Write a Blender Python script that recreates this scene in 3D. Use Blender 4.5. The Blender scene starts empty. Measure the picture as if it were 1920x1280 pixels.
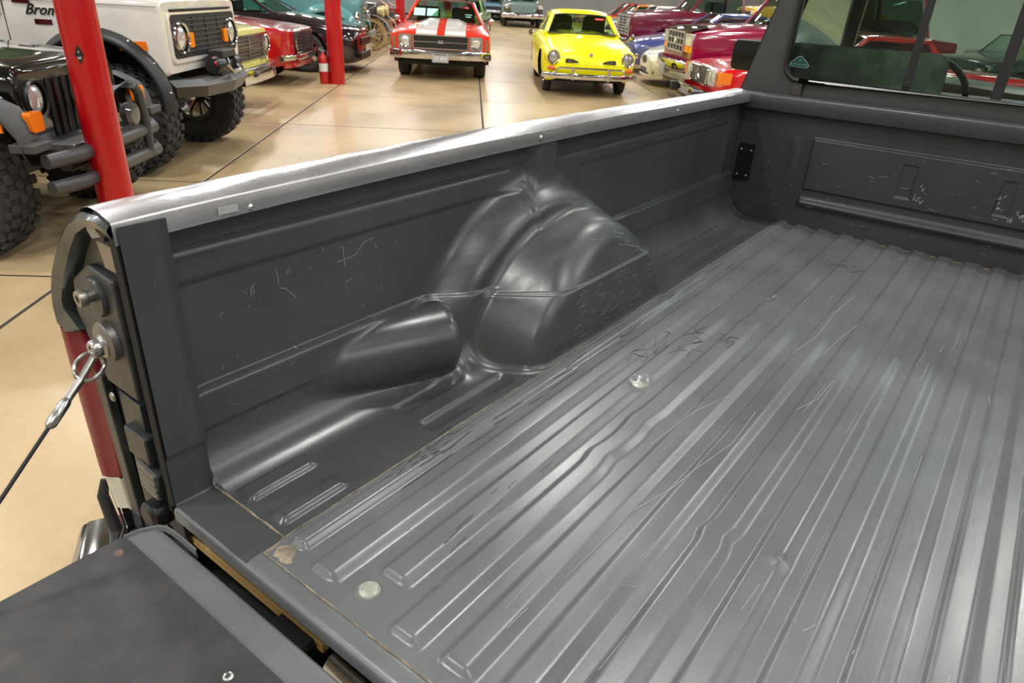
import bpy, bmesh, math, random
import numpy as np
from mathutils import Vector, Matrix
random.seed(7); rng = np.random.default_rng(7)
S = bpy.context.scene
COL = S.collection
PI = math.pi
# ---------------- camera ----------------
CAM = (0.957115, -0.395609, 0.795399)
YAW, PITCH, ROLL = 0.622520, 0.472257, 0.0583105
fw = Vector((-math.sin(YAW)*math.cos(PITCH), math.cos(YAW)*math.cos(PITCH), -math.sin(PITCH)))
rt = Vector((math.cos(YAW), math.sin(YAW), 0)); up = rt.cross(fw)
r2 = math.cos(ROLL)*rt + math.sin(ROLL)*up; u2 = -math.sin(ROLL)*rt + math.cos(ROLL)*up
cd = bpy.data.cameras.new('camera'); co = bpy.data.objects.new('camera', cd); COL.objects.link(co)
M = Matrix((r2, u2, -fw)).transposed().to_4x4(); M.translation = Vector(CAM)
co.matrix_world = M
cd.sensor_fit = 'HORIZONTAL'; cd.sensor_width = 36; cd.lens = 23.99; cd.clip_start = 0.02; cd.clip_end = 200
cd.dof.use_dof = True; cd.dof.focus_distance = 1.7; cd.dof.aperture_fstop = 9.0
S.camera = co
# ---------------- exposure and lamps ----------------
S.view_settings.view_transform = 'Standard'; S.view_settings.look = 'None'
S.view_settings.gamma = 1; S.view_settings.use_curve_mapping = False
S.view_settings.exposure = 0.0
W = bpy.data.worlds.new('world'); S.world = W; W.use_nodes = True
W.node_tree.nodes['Background'].inputs[0].default_value = (1, .98, .95, 1)
W.node_tree.nodes['Background'].inputs[1].default_value = 0.25
GZ = -0.78                      # showroom floor below the truck's bed floor
UU = Vector((-.645, .764, 0)); NN = Vector((.764, .645, 0))      # along / across the aisle
def room(u, n, z=0): return UU*u + NN*n + Vector((0, 0, z))
ROOM_ANG = math.atan2(NN.y, NN.x)
LAMP_POWER = 105
for i, u in enumerate(np.arange(-6, 43, 4.1)):
    for j, n in enumerate(np.arange(-15, 17, 4.2)):
        l = bpy.data.lights.new('ceiling_lamp', 'AREA'); l.shape = 'DISK'; l.size = 0.42
        l.energy = LAMP_POWER; l.color = (1, .985, .955)
        o = bpy.data.objects.new('ceiling_lamp', l); COL.objects.link(o)
        o.location = room(u + (1.6 if j % 2 else 0), n, GZ + 5.6)
# ---------------- materials ----------------
def srgb(r, g, b):
    f = lambda c: c/12.92 if c <= .04045 else ((c+.055)/1.055)**2.4
    return (f(r/255), f(g/255), f(b/255), 1)
MATS = {}
def mat(name, col=(.5,.5,.5,1), rough=.5, metal=0, coat=0, emit=None, estr=1, spec=.5, trans=0):
    if name in MATS: return MATS[name]
    m = bpy.data.materials.new(name); m.use_nodes = True
    b = m.node_tree.nodes['Principled BSDF']
    b.inputs['Base Color'].default_value = col; b.inputs['Roughness'].default_value = rough
    b.inputs['Metallic'].default_value = metal; b.inputs['Coat Weight'].default_value = coat
    b.inputs['Coat Roughness'].default_value = .04
    b.inputs['Specular IOR Level'].default_value = spec
    b.inputs['Transmission Weight'].default_value = trans
    if emit: b.inputs['Emission Color'].default_value = emit; b.inputs['Emission Strength'].default_value = estr
    MATS[name] = m; return m
def nodes(m): return m.node_tree.nodes, m.node_tree.links, m.node_tree.nodes['Principled BSDF']
def add(n, t, **k):
    x = n.new(t)
    for a, v in k.items(): setattr(x, a, v)
    return x
def noise(n, l, vec, scale, detail=4, rough=.55):
    t = add(n, 'ShaderNodeTexNoise'); t.inputs['Scale'].default_value = scale
    t.inputs['Detail'].default_value = detail; t.inputs['Roughness'].default_value = rough
    if vec: l.new(vec, t.inputs['Vector'])
    return t.outputs['Fac']
def ramp(n, l, fac, stops):
    r = add(n, 'ShaderNodeValToRGB'); l.new(fac, r.inputs[0]); e = r.color_ramp.elements
    e[0].position, e[0].color = stops[0]; e[1].position, e[1].color = stops[1]
    for p, c in stops[2:]: x = e.new(p); x.color = c
    return r.outputs[0]
def mapping(n, l, scale=(1,1,1), rot=(0,0,0), src='Object'):
    tc = add(n, 'ShaderNodeTexCoord'); mp = add(n, 'ShaderNodeMapping')
    mp.inputs['Scale'].default_value = scale; mp.inputs['Rotation'].default_value = rot
    l.new(tc.outputs[src], mp.inputs[0]); return mp.outputs[0]
def mixc(n, l, f, a, b):
    x = add(n, 'ShaderNodeMix', data_type='RGBA')
    for s, i in ((f, 0), (a, 6), (b, 7)):
        if hasattr(s, 'is_linked') or hasattr(s, 'links'): l.new(s, x.inputs[i])
        else: x.inputs[i].default_value = s
    return x.outputs[2]
def mathn(n, l, op, a, b=None, clamp=False):
    x = add(n, 'ShaderNodeMath', operation=op); x.use_clamp = clamp
    for i, s in enumerate((a, b)):
        if s is None: continue
        if hasattr(s, 'links'): l.new(s, x.inputs[i])
        else: x.inputs[i].default_value = s
    return x.outputs[0]
def G(v): return (v, v, v, 1)
def bed_paint(name, base, scr_scale, rough=.36, wear=.5, rot=(0,0,0)):
    m = mat(name, base, rough, 0, 0, spec=.6); n, l, b = nodes(m)
    v = mapping(n, l)
    big = noise(n, l, v, 3.5, 5); fine = noise(n, l, v, 180, 2)
    c1 = ramp(n, l, big, [(.3, tuple(x*.82 for x in base[:3])+(1,)), (.7, tuple(x*1.2 for x in base[:3])+(1,))])
    vs = mapping(n, l, scr_scale, rot)
    s1 = noise(n, l, vs, 1.0, 3, .6)
    msk = noise(n, l, v, 2.2, 3)
    thr = mathn(n, l, 'ADD', mathn(n, l, 'MULTIPLY', msk, -.10*wear), .83)
    sc = mathn(n, l, 'MULTIPLY', mathn(n, l, 'SUBTRACT', s1, thr), 10, True)
    sc = mathn(n, l, 'MULTIPLY', sc, .0, True)
    # faint dust specks
    vo = add(n, 'ShaderNodeTexVoronoi'); vo.inputs['Scale'].default_value = 46; l.new(v, vo.inputs['Vector'])
    sp = mathn(n, l, 'LESS_THAN', vo.outputs['Distance'], .045)
    sp = mathn(n, l, 'MULTIPLY', sp, mathn(n, l, 'GREATER_THAN', noise(n, l, v, 9, 2), .57))
    sc = mathn(n, l, 'MAXIMUM', sc, mathn(n, l, 'MULTIPLY', sp, .5))
    c = mixc(n, l, sc, c1, (.42, .44, .44, 1)); l.new(c, b.inputs['Base Color'])
    rr = ramp(n, l, noise(n, l, mapping(n, l, (30, 1.2, 30)), 1, 4), [(.3, G(rough-.05)), (.75, G(rough+.09))])
    rr2 = mathn(n, l, 'ADD', rr, mathn(n, l, 'MULTIPLY', sc, .15)); l.new(rr2, b.inputs['Roughness'])
    bp = add(n, 'ShaderNodeBump'); bp.inputs['Strength'].default_value = .06; bp.inputs['Distance'].default_value = .002
    l.new(fine, bp.inputs['Height'])
    b2 = add(n, 'ShaderNodeBump'); b2.inputs['Strength'].default_value = .10; b2.inputs['Distance'].default_value = .006
    l.new(noise(n, l, v, 11, 3), b2.inputs['Height']); l.new(bp.outputs[0], b2.inputs['Normal']); l.new(b2.outputs[0], b.inputs['Normal'])
    return m
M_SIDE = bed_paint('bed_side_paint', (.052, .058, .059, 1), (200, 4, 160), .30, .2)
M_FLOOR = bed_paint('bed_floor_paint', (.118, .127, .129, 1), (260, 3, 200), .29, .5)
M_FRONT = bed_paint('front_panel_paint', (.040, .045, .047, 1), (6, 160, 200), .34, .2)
def carpaint(name, col=None, rough=.25, coat=1.0, metal=0):
    if name in MATS: return MATS[name]
    m = mat(name, col, rough, metal, coat); n, l, b = nodes(m)
    f = noise(n, l, mapping(n, l), 2.0, 3)
    l.new(ramp(n, l, f, [(.3, tuple(x*.9 for x in col[:3])+(1,)), (.7, tuple(min(1, x*1.08) for x in col[:3])+(1,))]), b.inputs['Base Color'])
    return m
def rubber(name, col=(.022,.022,.023,1), rough=.75):
    m = mat(name, col, rough); n, l, b = nodes(m)
    v = mapping(n, l); bp = add(n, 'ShaderNodeBump'); bp.inputs['Strength'].default_value = .3; bp.inputs['Distance'].default_value = .004
    l.new(noise(n, l, v, 60, 3), bp.inputs['Height']); l.new(bp.outputs[0], b.inputs['Normal'])
    l.new(ramp(n, l, noise(n, l, v, 5, 3), [(.3, tuple(x*.7 for x in col[:3])+(1,)), (.75, tuple(x*1.5 for x in col[:3])+(1,))]), b.inputs['Base Color'])
    return m
def chrome(name='chrome', col=(.62,.62,.62,1), rough=.07):
    m = mat(name, col, rough, 1); n, l, b = nodes(m)
    l.new(ramp(n, l, noise(n, l, mapping(n, l), 6, 3), [(.3, G(rough)), (.8, G(rough+.07))]), b.inputs['Roughness'])
    return m
def glass(name, tint=(.55,.68,.62,1), dark=.5):
    m = bpy.data.materials.new(name); m.use_nodes = True; n = m.node_tree.nodes; l = m.node_tree.links
    n.remove(n['Principled BSDF']); out = n['Material Output']
    t = add(n, 'ShaderNodeBsdfTransparent'); t.inputs[0].default_value = tint
    g = add(n, 'ShaderNodeBsdfGlossy'); g.inputs['Roughness'].default_value = .03; g.inputs[0].default_value = (.95,.97,.96,1)
    fr = add(n, 'ShaderNodeFresnel'); fr.inputs[0].default_value = 1.45
    mx = add(n, 'ShaderNodeMixShader'); l.new(fr.outputs[0], mx.inputs[0]); l.new(t.outputs[0], mx.inputs[1]); l.new(g.outputs[0], mx.inputs[2])
    l.new(mx.outputs[0], out.inputs[0]); MATS[name] = m; return m
CHROME = chrome(); BLACK = mat('black_plastic', (.02,.02,.021,1), .45); DARK = mat('dark_void', (.008,.008,.008,1), .8)
RUB = rubber('tyre_rubber'); GLASS = glass('car_glass'); GLASSD = glass('dark_car_glass', (.22,.28,.26,1))
ORANGE = mat('amber_lens', (.85,.20,.01,1), .18, 0, .6); LENS = mat('headlight_lens', (.75,.77,.76,1), .08, .55, .8)
REDP = carpaint('pole_red_paint', srgb(178, 4, 16), .3, .35)
ALU = mat('polished_trim', (.60,.61,.62,1), .24, 1)
# ---------------- geometry helpers ----------------
def tag(o, label=None, cat=None, group=None, kind=None):
    if label: o['label'] = label
    if cat: o['category'] = cat
    if group: o['group'] = group
    if kind: o['kind'] = kind
    return o
def empty(name, loc=(0,0,0), rz=0):
    o = bpy.data.objects.new(name, None); COL.objects.link(o); o.location = loc; o.rotation_euler = (0,0,rz); o.empty_display_size = .1
    return o
def link(name, me, m, parent=None, smooth=False):
    o = bpy.data.objects.new(name, me); COL.objects.link(o)
    if m is not None and not me.materials:
        me.materials.append(m)
    if smooth:
        for p in me.polygons: p.use_smooth = True
    if parent is not None: o.parent = parent
    return o
def mesh(name, verts, faces, m, parent=None, smooth=False):
    me = bpy.data.meshes.new(name); me.from_pydata([tuple(v) for v in verts], [], faces); me.update()
    return link(name, me, m, parent, smooth)
class MB:
    def __init__(s): s.v = []; s.f = []
    def add(s, v, f):
        k = len(s.v); s.v += [tuple(x) for x in v]; s.f += [tuple(i+k for i in q) for q in f]
    def box(s, c, d, rot=None):
        c = Vector(c); hx, hy, hz = d[0]/2, d[1]/2, d[2]/2; b = min(hx, hy, hz)*.25
        vs = []; R = rot or Matrix.Identity(3)
        # chamfered box, 24 vertices
        idx = {}
        for sx in (-1,1):
            for sy in (-1,1):
                for sz in (-1,1):
                    for a in range(3):
                        p = Vector((sx*(hx-(b if a != 0 else 0)), sy*(hy-(b if a != 1 else 0)), sz*(hz-(b if a != 2 else 0))))
                        idx[(sx,sy,sz,a)] = len(vs); vs.append(c + R @ p)
        F = []
        for a in range(3):
            for sg in (-1,1):
                o = [k for k in range(3) if k != a]; q = []
                for s1, s2 in ((-1,-1),(1,-1),(1,1),(-1,1)):
                    key = [0,0,0]; key[a] = sg; key[o[0]] = s1; key[o[1]] = s2; q.append(idx[(*key, a)])
                F.append(q)
        for a in range(3):
            o = [k for k in range(3) if k != a]
            for s1 in (-1,1):
                for s2 in (-1,1):
                    def k(t, ax): key = [0,0,0]; key[a] = t; key[o[0]] = s1; key[o[1]] = s2; return idx[(*key, ax)]
                    F.append([k(-1,o[0]), k(1,o[0]), k(1,o[1]), k(-1,o[1])])
        for sx in (-1,1):
            for sy in (-1,1):
                for sz in (-1,1): F.append([idx[(sx,sy,sz,a)] for a in range(3)])
        s.add(vs, F)
    def tube(s, pts, r, n=10, cap=True, sq=None):
        pts = [Vector(p) for p in pts]; N = len(pts); R = r if hasattr(r, '__len__') else [r]*N
        t0 = (pts[1]-pts[0]).normalized(); ref = Vector((0,0,1)) if abs(t0.z) < .9 else Vector((1,0,0))
        vs = []; F = []
        for i, p in enumerate(pts):
            a = pts[max(i-1,0)]; b = pts[min(i+1,N-1)]; t = (b-a).normalized()
            sd = t.cross(ref).normalized(); u = sd.cross(t).normalized()
            for k in range(n):
                an = 2*PI*k/n; cx, cy = math.cos(an), math.sin(an)
                if sq:
                    e = sq[2] if len(sq) > 2 else .45
                    cx = math.copysign(abs(cx)**e, cx)*sq[0]; cy = math.copysign(abs(cy)**e, cy)*sq[1]
                    vs.append(p + sd*cx*R[i] + u*cy*R[i])
                else: vs.append(p + sd*cx*R[i] + u*cy*R[i])
        for i in range(N-1):
            for k in range(n): F.append((i*n+k, i*n+(k+1)%n, (i+1)*n+(k+1)%n, (i+1)*n+k))
        if cap: F.append(tuple(range(n))[::-1]); F.append(tuple((N-1)*n+k for k in range(n)))
        s.add(vs, F)
    def lathe(s, prof, c=(0,0,0), ax='z', n=24, rot=None):
        vs = []; F = []; c = Vector(c); P = len(prof)
        for k in range(n):
            a = 2*PI*k/n
            for r, h in prof:
                if ax == 'z': v = Vector((r*math.cos(a), r*math.sin(a), h))
                elif ax == 'y': v = Vector((r*math.cos(a), h, r*math.sin(a)))
                else: v = Vector((h, r*math.cos(a), r*math.sin(a)))
                if rot: v = rot @ v
                vs.append(c+v)
        for k in range(n):
            for i in range(P-1):
                a0, a1 = k*P+i, ((k+1)%n)*P+i; F.append((a0, a1, a1+1, a0+1))
        s.add(vs, F)
    def build(s, name, m, parent=None, smooth=False):
        o = mesh(name, s.v, s.f, m, parent, False)
        bm = bmesh.new(); bm.from_mesh(o.data); bmesh.ops.remove_doubles(bm, verts=bm.verts, dist=1e-5)
        bmesh.ops.recalc_face_normals(bm, faces=bm.faces); bm.to_mesh(o.data); bm.free()
        if smooth:
            for p in o.data.polygons: p.use_smooth = True
            try: o.data.set_sharp_from_angle(angle=math.radians(40))
            except Exception: pass
        return o
def grid(name, V, m, parent=None, smooth=True, flip=False, keep=None):
    """V: array (a, b, 3) -> quad sheet"""
    A, B, _ = V.shape; f = []
    for i in range(A-1):
        for j in range(B-1):
            if keep is not None and not keep(i, j): continue
            q = (i*B+j, (i+1)*B+j, (i+1)*B+j+1, i*B+j+1); f.append(q[::-1] if flip else q)
    me = bpy.data.meshes.new(name); me.from_pydata(V.reshape(-1,3).tolist(), [], f); me.update()
    return link(name, me, m, parent, smooth)
def textmesh(name, body, size, m, parent=None, depth=.001, shear=0, font=None):
    c = bpy.data.curves.new(name, 'FONT'); c.body = body; c.size = size; c.extrude = depth; c.align_x = 'CENTER'; c.align_y = 'CENTER'; c.shear = shear
    c.resolution_u = 2
    t = bpy.data.objects.new(name, c); COL.objects.link(t)
    dg = bpy.context.evaluated_depsgraph_get(); me = bpy.data.meshes.new_from_object(t.evaluated_get(dg))
    COL.objects.unlink(t); bpy.data.objects.remove(t); me.materials.clear()
    return link(name, me, m, parent)
def rrect(cx, cy, hx, hy, r, n=6):
    P = []
    for sx, sy, a0 in ((1,1,0),(-1,1,90),(-1,-1,180),(1,-1,270)):
        for k in range(n+1):
            a = math.radians(a0 + 90*k/n); P.append((cx+sx*(hx-r)+r*math.cos(a), cy+sy*(hy-r)+r*math.sin(a)))
    return P
def prism(mb, P, y0, y1, ax='y'):
    n = len(P); f = (lambda p, y: (p[0], y, p[1])) if ax == 'y' else ((lambda p, x: (x, p[0], p[1])) if ax == 'x' else (lambda p, z: (p[0], p[1], z)))
    mb.add([f(p, y0) for p in P] + [f(p, y1) for p in P], [tuple(range(n)), tuple(range(2*n-1, n-1, -1))] + [(i, (i+1)%n, n+(i+1)%n, n+i) for i in range(n)])
# ---------------- room ----------------
def concrete():
    m = mat('polished_concrete', (.40,.30,.18,1), .3); n, l, b = nodes(m)
    v = mapping(n, l, (1,1,1), (0,0,0), 'Object')
    g = add(n, 'ShaderNodeNewGeometry'); P = g.outputs['Position']
    a = noise(n, l, P, .6, 5, .5); f = noise(n, l, P, 14, 4, .6); st = noise(n, l, P, 1.1, 3, .5)
    c = ramp(n, l, a, [(.25, srgb(158,138,106)), (.55, srgb(190,166,126)), (.8, srgb(174,154,120))])
    c2 = mixc(n, l, mathn(n, l, 'MULTIPLY', ramp(n, l, f, [(.4, G(0)), (.9, G(1))]), .22), c, srgb(140,114,76))
    c3 = mixc(n, l, mathn(n, l, 'MULTIPLY', ramp(n, l, st, [(.48, G(0)), (.70, G(1))]), .34), c2, srgb(120,102,76))
    l.new(c3, b.inputs['Base Color'])
    l.new(ramp(n, l, noise(n, l, P, 1.2, 3), [(.3, G(.27)), (.8, G(.36))]), b.inputs['Roughness'])
    bp = add(n, 'ShaderNodeBump'); bp.inputs['Strength'].default_value = .04; bp.inputs['Distance'].default_value = .004
    l.new(f, bp.inputs['Height']); l.new(bp.outputs[0], b.inputs['Normal'])
    return m
CONC = concrete()
JOINT = mat('joint_filler', (.035,.028,.02,1), .9)
fl = mesh('floor', [room(-12,-19,GZ-.003), room(50,-19,GZ-.003), room(50,20,GZ-.003), room(-12,20,GZ-.003)], [(0,1,2,3)], JOINT)
fl['kind'] = 'structure'
us = [-12, -9, -6, -3, 0.3, 2.84, 5.0, 7.85] + [7.85+2.7*k for k in range(1, 15)]
ns = [-19, -14.6, -11.2, -8.2, -4.9, -1.774, .659, 4.01, 7.3, 10.6, 13.9, 20]
smesh = {}
for i in range(len(us)-1):
    for j in range(len(ns)-1):
        du, dn = us[i+1]-us[i]-.026, ns[j+1]-ns[j]-.026
        key = (round(du,2), round(dn,2))
        if key not in smesh:
            mb = MB(); e = .002; a, b = du/2, dn/2
            mb.add([(-b,-a,-.011),(b,-a,-.011),(b,a,-.011),(-b,a,-.011),(-b,-a,-.002),(b,-a,-.002),(b,a,-.002),(-b,a,-.002),
                    (-b+e,-a+e,0),(b-e,-a+e,0),(b-e,a-e,0),(-b+e,a-e,0)],
                   [(0,1,5,4),(1,2,6,5),(2,3,7,6),(3,0,4,7),(4,5,9,8),(5,6,10,9),(6,7,11,10),(7,4,8,11),(8,9,10,11)])
            me = bpy.data.meshes.new('concrete_slab'); me.from_pydata(mb.v, [], mb.f); me.materials.append(CONC); smesh[key] = me
        o = link('concrete_slab', smesh[key], None, fl)
        o.location = room((us[i]+us[i+1])/2, (ns[j]+ns[j+1])/2, GZ); o.rotation_euler = (0,0,ROOM_ANG)
WALL = mat('painted_wall', srgb(205,203,196), .6); n_, l_, b_ = nodes(WALL)
l_.new(ramp(n_, l_, noise(n_, l_, mapping(n_, l_), .7, 3), [(.3, srgb(196,194,186)), (.7, srgb(212,210,204))]), b_.inputs['Base Color'])
CEIL = mat('ceiling_white', srgb(90,90,90), .8); n_, l_, b_ = nodes(CEIL)
l_.new(ramp(n_, l_, noise(n_, l_, mapping(n_, l_), .5, 3), [(.3, srgb(78,78,78)), (.7, srgb(100,100,99))]), b_.inputs['Base Color'])
def slab(name, pts, m):
    o = mesh(name, pts, [(0,1,2,3)], m); o['kind'] = 'structure'; return o
CH = GZ + 6.4
slab('ceiling', [room(-12,-19,CH), room(-12,20,CH), room(50,20,CH), room(50,-19,CH)], CEIL)
slab('wall_left', [room(-12,-19,GZ), room(50,-19,GZ), room(50,-19,CH), room(-12,-19,CH)], WALL)
slab('wall_right', [room(-12,20,GZ), room(-12,20,CH), room(50,20,CH), room(50,20,GZ)], WALL)
slab('wall_back', [room(50,-19,GZ), room(50,20,GZ), room(50,20,CH), room(50,-19,CH)], WALL)
slab('wall_front', [room(-12,-19,GZ), room(-12,-19,CH), room(-12,20,CH), room(-12,20,GZ)], WALL)

# ---------------- the pickup truck ----------------
BW = 1.65; BL = 2.50                      # bed width between the posts, bed length
truck = empty('pickup_truck', (BW/2, 1.2, GZ)); tag(truck, 'dark grey pickup truck with open tailgate and empty ribbed cargo bed in the foreground', 'pickup truck')
TM = truck.matrix_basis.inverted() if False else Matrix.Translation((-BW/2, -1.2, -GZ))
TC = []                                    # objects built in world space, re-parented at the end
def tp(o):
    o.parent = truck; o.matrix_parent_inverse = TM; return o
def thin(a, e=.0012):
    a = np.sort(a); return a[np.concatenate([[True], np.diff(a) > e])]
def ss(a, b, x):
    t = np.clip((x-a)/(b-a), 0, 1); return t*t*(3-2*t)
RIB0 = .538; RP = .0868
def ribh(u):                               # one rib cross-section, u measured from its left foot
    L = lambda a, b: np.clip((u-a)/(b-a), 0, 1)
    f = lambda t: t*.8 + .2*t*t*(3-2*t)
    return .0085*(f(L(0, .009)) - f(L(.041, .062)))
def floor_z(x, y):
    z = np.zeros_like(x)
    for k in range(-3, 10):
        x0 = RIB0 + RP*k
        ys = {-3:.052, -2:.115, -1:.048, 9:.052, 8:.1, 7:.05}.get(k, .056)
        if k == 4: ys = .10
        w = .006 + .012
        e = ss(ys, ys+.014, y)
        wob = .004*np.exp(-((y-.53)/.02)**2)*(1 if k == 2 else 0) + .0045*np.exp(-((y-.60)/.03)**2)*(k == -1) + .004*np.exp(-((y-.76)/.03)**2)*(k == -1) + .003*np.exp(-((y-1.38)/.03)**2)*(k == -1)
        z += ribh(x - x0 + wob*1.6)*e
    for s in (0, 1):                       # narrow first rib next to the seam, both sides
        xx = x if s == 0 else BW - x
        z += .011*(ss(.213,.219,xx) - ss(.235,.252,xx))*ss(.066,.078,y)
    # seal strip along the outer seams, drain dimples, dents
    for dx, dy in ((.382,.083),(.401,.894),(.448,1.631),(BW-.382,.083)):
        r = np.hypot(x-dx, y-dy); z = z*ss(.014,.034,r) - .002*(1-ss(.012,.02,r))
    z += .003*np.exp(-((x-.84)**2+(y-.535)**2)/.00022) - .0025*np.exp(-((x-.56)**2/.002+(y-1.95)**2/.02))
    z -= .0025*np.exp(-((x-.92)**2/.004+(y-1.0)**2/.05)) + .002*np.exp(-((x-.66)**2/.003+(y-1.6)**2/.03))
    z += .0012*np.sin(x*9+1)*np.sin(y*4.2) 
    return z
xs = np.arange(.200, BW-.199, .0029)
ys = thin(np.concatenate([np.arange(.030, .15, .004), np.arange(.15, .45, .012), np.arange(.45, .62, .006), np.arange(.62, 2.47, .014), [2.47, 2.503]]))
X, Y = np.meshgrid(xs, ys, indexing='ij'); V = np.stack([X, Y, floor_z(X, Y)+.001], -1)
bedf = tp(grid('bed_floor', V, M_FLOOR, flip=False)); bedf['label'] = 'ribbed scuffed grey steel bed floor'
# rear sill
def sill_prof():
    P = []
    for y, z in ((.0705,-.004),(.0665,-.0005),(.045,0),(.010,-.0004),(.002,-.0016),(-.003,-.005),(-.005,-.010),(-.005,-.026),(.002,-.030),(.03,-.030)): P.append((y, z))
    return P
mb = MB(); P = sill_prof(); n = len(P); xsn = [0.0, .2, .21, BW-.21, BW-.2, BW]
for i in range(len(xsn)-1):
    x0, x1 = xsn[i], xsn[i+1]; mid = 1 <= i <= 3
    pts = [(y if not (mid and y > .028) else .028+(y-.028)*.05, z) for y, z in P]
    vs = [(x0, y, z) for y, z in pts] + [(x1, y, z) for y, z in pts]
    mb.add(vs, [(k, k+1, n+k+1, n+k) for k in range(n-1)])
tp(mb.build('rear_sill', M_FLOOR, None, True))
# ---- bed sides by ray marching a solid of walls, wheelhouse and bulges ----
def cmin(a, b, R):                         # union with a circular fillet of radius R
    return np.maximum(R, np.minimum(a, b)) - np.hypot(np.maximum(R-a, 0), np.maximum(R-b, 0))
def cmax(a, b, R):
    return np.minimum(-R, np.maximum(a, b)) + np.hypot(np.maximum(R+a, 0), np.maximum(R+b, 0))
def bump(a, w): return np.exp(-(a/w)**2)
def wall_x(y, z):
    xw = np.full_like(y, -.042)
    xw = xw + (y > .0712)*(1-ss(.168,.174,z))*(.015*(1-ss(.57,.64,y)+ss(1.45,1.55,y)) + .02*ss(1.45,1.75,y)*(1-ss(.02,.17,z)))
    xw = xw + .0420*(1-ss(.0695,.0712,y))              # rear stake post face
    inner = ss(.078,.09,y)
    pan = inner*(1-ss(1.0,1.03,y))
    xw = xw - .005*bump(z-.415,.006)*(inner*(1-ss(.93,.95,y)) + ss(1.16,1.18,y)*(1-ss(2.38,2.4,y)))
    edge = .362
    xw = xw - .006*(1-ss(edge-.006,edge+.004,z))*ss(.085,.094,y)*(1-ss(.955,.97,y))*ss(.168,.172,z)
    xw = xw - .006*(1-ss(edge+.01,edge+.02,z))*ss(1.25,1.27,y)*(1-ss(2.37,2.39,y))*ss(.168,.172,z)
    # vertical stiffener above the wheelhouse
    c = 1.06; hw = .040 + .05*(1-ss(.30,.40,z))
    st = .034*(ss(c-hw-.030,c-hw+.004,y) - ss(c+hw-.004,c+hw+.024,y))
    r = np.hypot(y-1.07, z+.12); ro = .535 - .07*ss(1.0, 1.35, y)
    ar = .080*(1-ss(.43, ro, r)); k = .02; h = np.clip(.5+.5*(ar-st)/k, 0, 1)
    xw = xw + (ar*h + st*(1-h) + k*h*(1-h))*(z > .1) + ar*(z <= .1)
    return xw
def sd(x, y, z):
    d = x - wall_x(y, z)
    zf = .009*(ss(.043,.053,x)-ss(.080,.09,x))*(ss(.082,.094,y)-ss(.215,.23,y)) \
       + .009*(ss(.131,.141,x)-ss(.166,.177,x))*(ss(.082,.094,y)-ss(.212,.228,y)) \
       - .007*(ss(.044,.052,x)-ss(.080,.088,x))*(ss(.445,.455,y)-ss(.625,.645,y)) \
       - .007*(ss(.128,.136,x)-ss(.162,.172,x))*(ss(.445,.455,y)-ss(.70,.73,y)) \
       - .007*(ss(.044,.052,x)-ss(.080,.088,x))*(ss(1.72,1.73,y)-ss(2.25,2.27,y)) \
       - .007*(ss(.128,.136,x)-ss(.162,.172,x))*(ss(1.62,1.63,y)-ss(2.27,2.29,y))
    pw = y < .0712
    d = np.where(pw, np.minimum(d, z - zf), cmin(d, z - zf, .090))
    # soft outer arch
    # fuel filler barrel, its axis running into the wall towards the tailgate
    ax, ay = -.138, .23; bx, by = .004, .62; L = math.hypot(bx-ax, by-ay); ux, uy = (bx-ax)/L, (by-ay)/L
    t = (x-ax)*ux + (y-ay)*uy; px, py = x-ax-t*ux, y-ay-t*uy
    rad = np.sqrt(px**2+py**2+(z-.086)**2) - .079
    barrel = cmax(rad, t-(L+.045), .028)
    d = cmin(d, barrel, .010)
    # wheelhouse box: lower tub proud of the upper cap
    k = .64 - .30*ss(.98, 1.25, y)
    rr = (np.hypot(y-1.085, z+.12) + k*np.maximum(x, -.05))*.87
    low = cmax(cmax(rr-.449*.87, x-(.190-.05*z), .028), z-.160, .004)
    cap = cmax(rr-.441*.87, x-(.183-.05*z-.42*np.maximum(z-.16, 0)), .030)
    d = cmin(d, cmin(low, cap, .001), .018)
    return d
ty = [(-.042, z) for z in np.arange(.472, .092, -.0052)]
for a in np.arange(0, 90.1, 2.0): ty.append((.048-.09*math.cos(math.radians(a)), .090-.09*math.sin(math.radians(a))))
ty += [(x, 0.0) for x in np.arange(.053, .197, .005)] + [(.1975, 0.0)]
ty = np.array(ty)
yy = thin(np.concatenate([[0.0, .0355, .0690, .0704, .0714, .0725], np.arange(.078, .297, .0065), np.arange(.30, 1.616, .0062), np.arange(1.62, 2.488, .012), [2.492]]), .0006)
piv = np.array([.52, .62])
T, YY = np.meshgrid(np.arange(len(ty)), yy, indexing='ij')
tx, tz = ty[T,0], ty[T,1]; dx, dz = tx-piv[0], tz-piv[1]; Ln = np.hypot(dx, dz); dx, dz = dx/Ln, dz/Ln
tt = np.full_like(tx, .16)
for _ in range(110):
    tt += np.minimum(sd(piv[0]+dx*tt, YY, piv[1]+dz*tt)*.62, .05)
SX, SZ = piv[0]+dx*tt, piv[1]+dz*tt
V = np.stack([SX, YY, SZ], -1)
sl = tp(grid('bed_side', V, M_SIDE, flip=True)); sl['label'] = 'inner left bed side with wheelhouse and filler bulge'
V2 = V.copy(); V2[..., 0] = BW - V2[..., 0]
tp(grid('bed_side', V2, M_SIDE, flip=False))
for s in (0, 1):                           # closing strips on the posts, coloured near-black as the gap's shade
    f = (lambda x: x) if s == 0 else (lambda x: BW-x)
    mb = MB(); x0, x1 = sorted((f(-.016), f(.0)))
    mb.box(((x0+x1)/2-.0005, -.001, .2335), (.016, .004, .47)); tp(mb.build('post_gap_shade', DARK))
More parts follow.
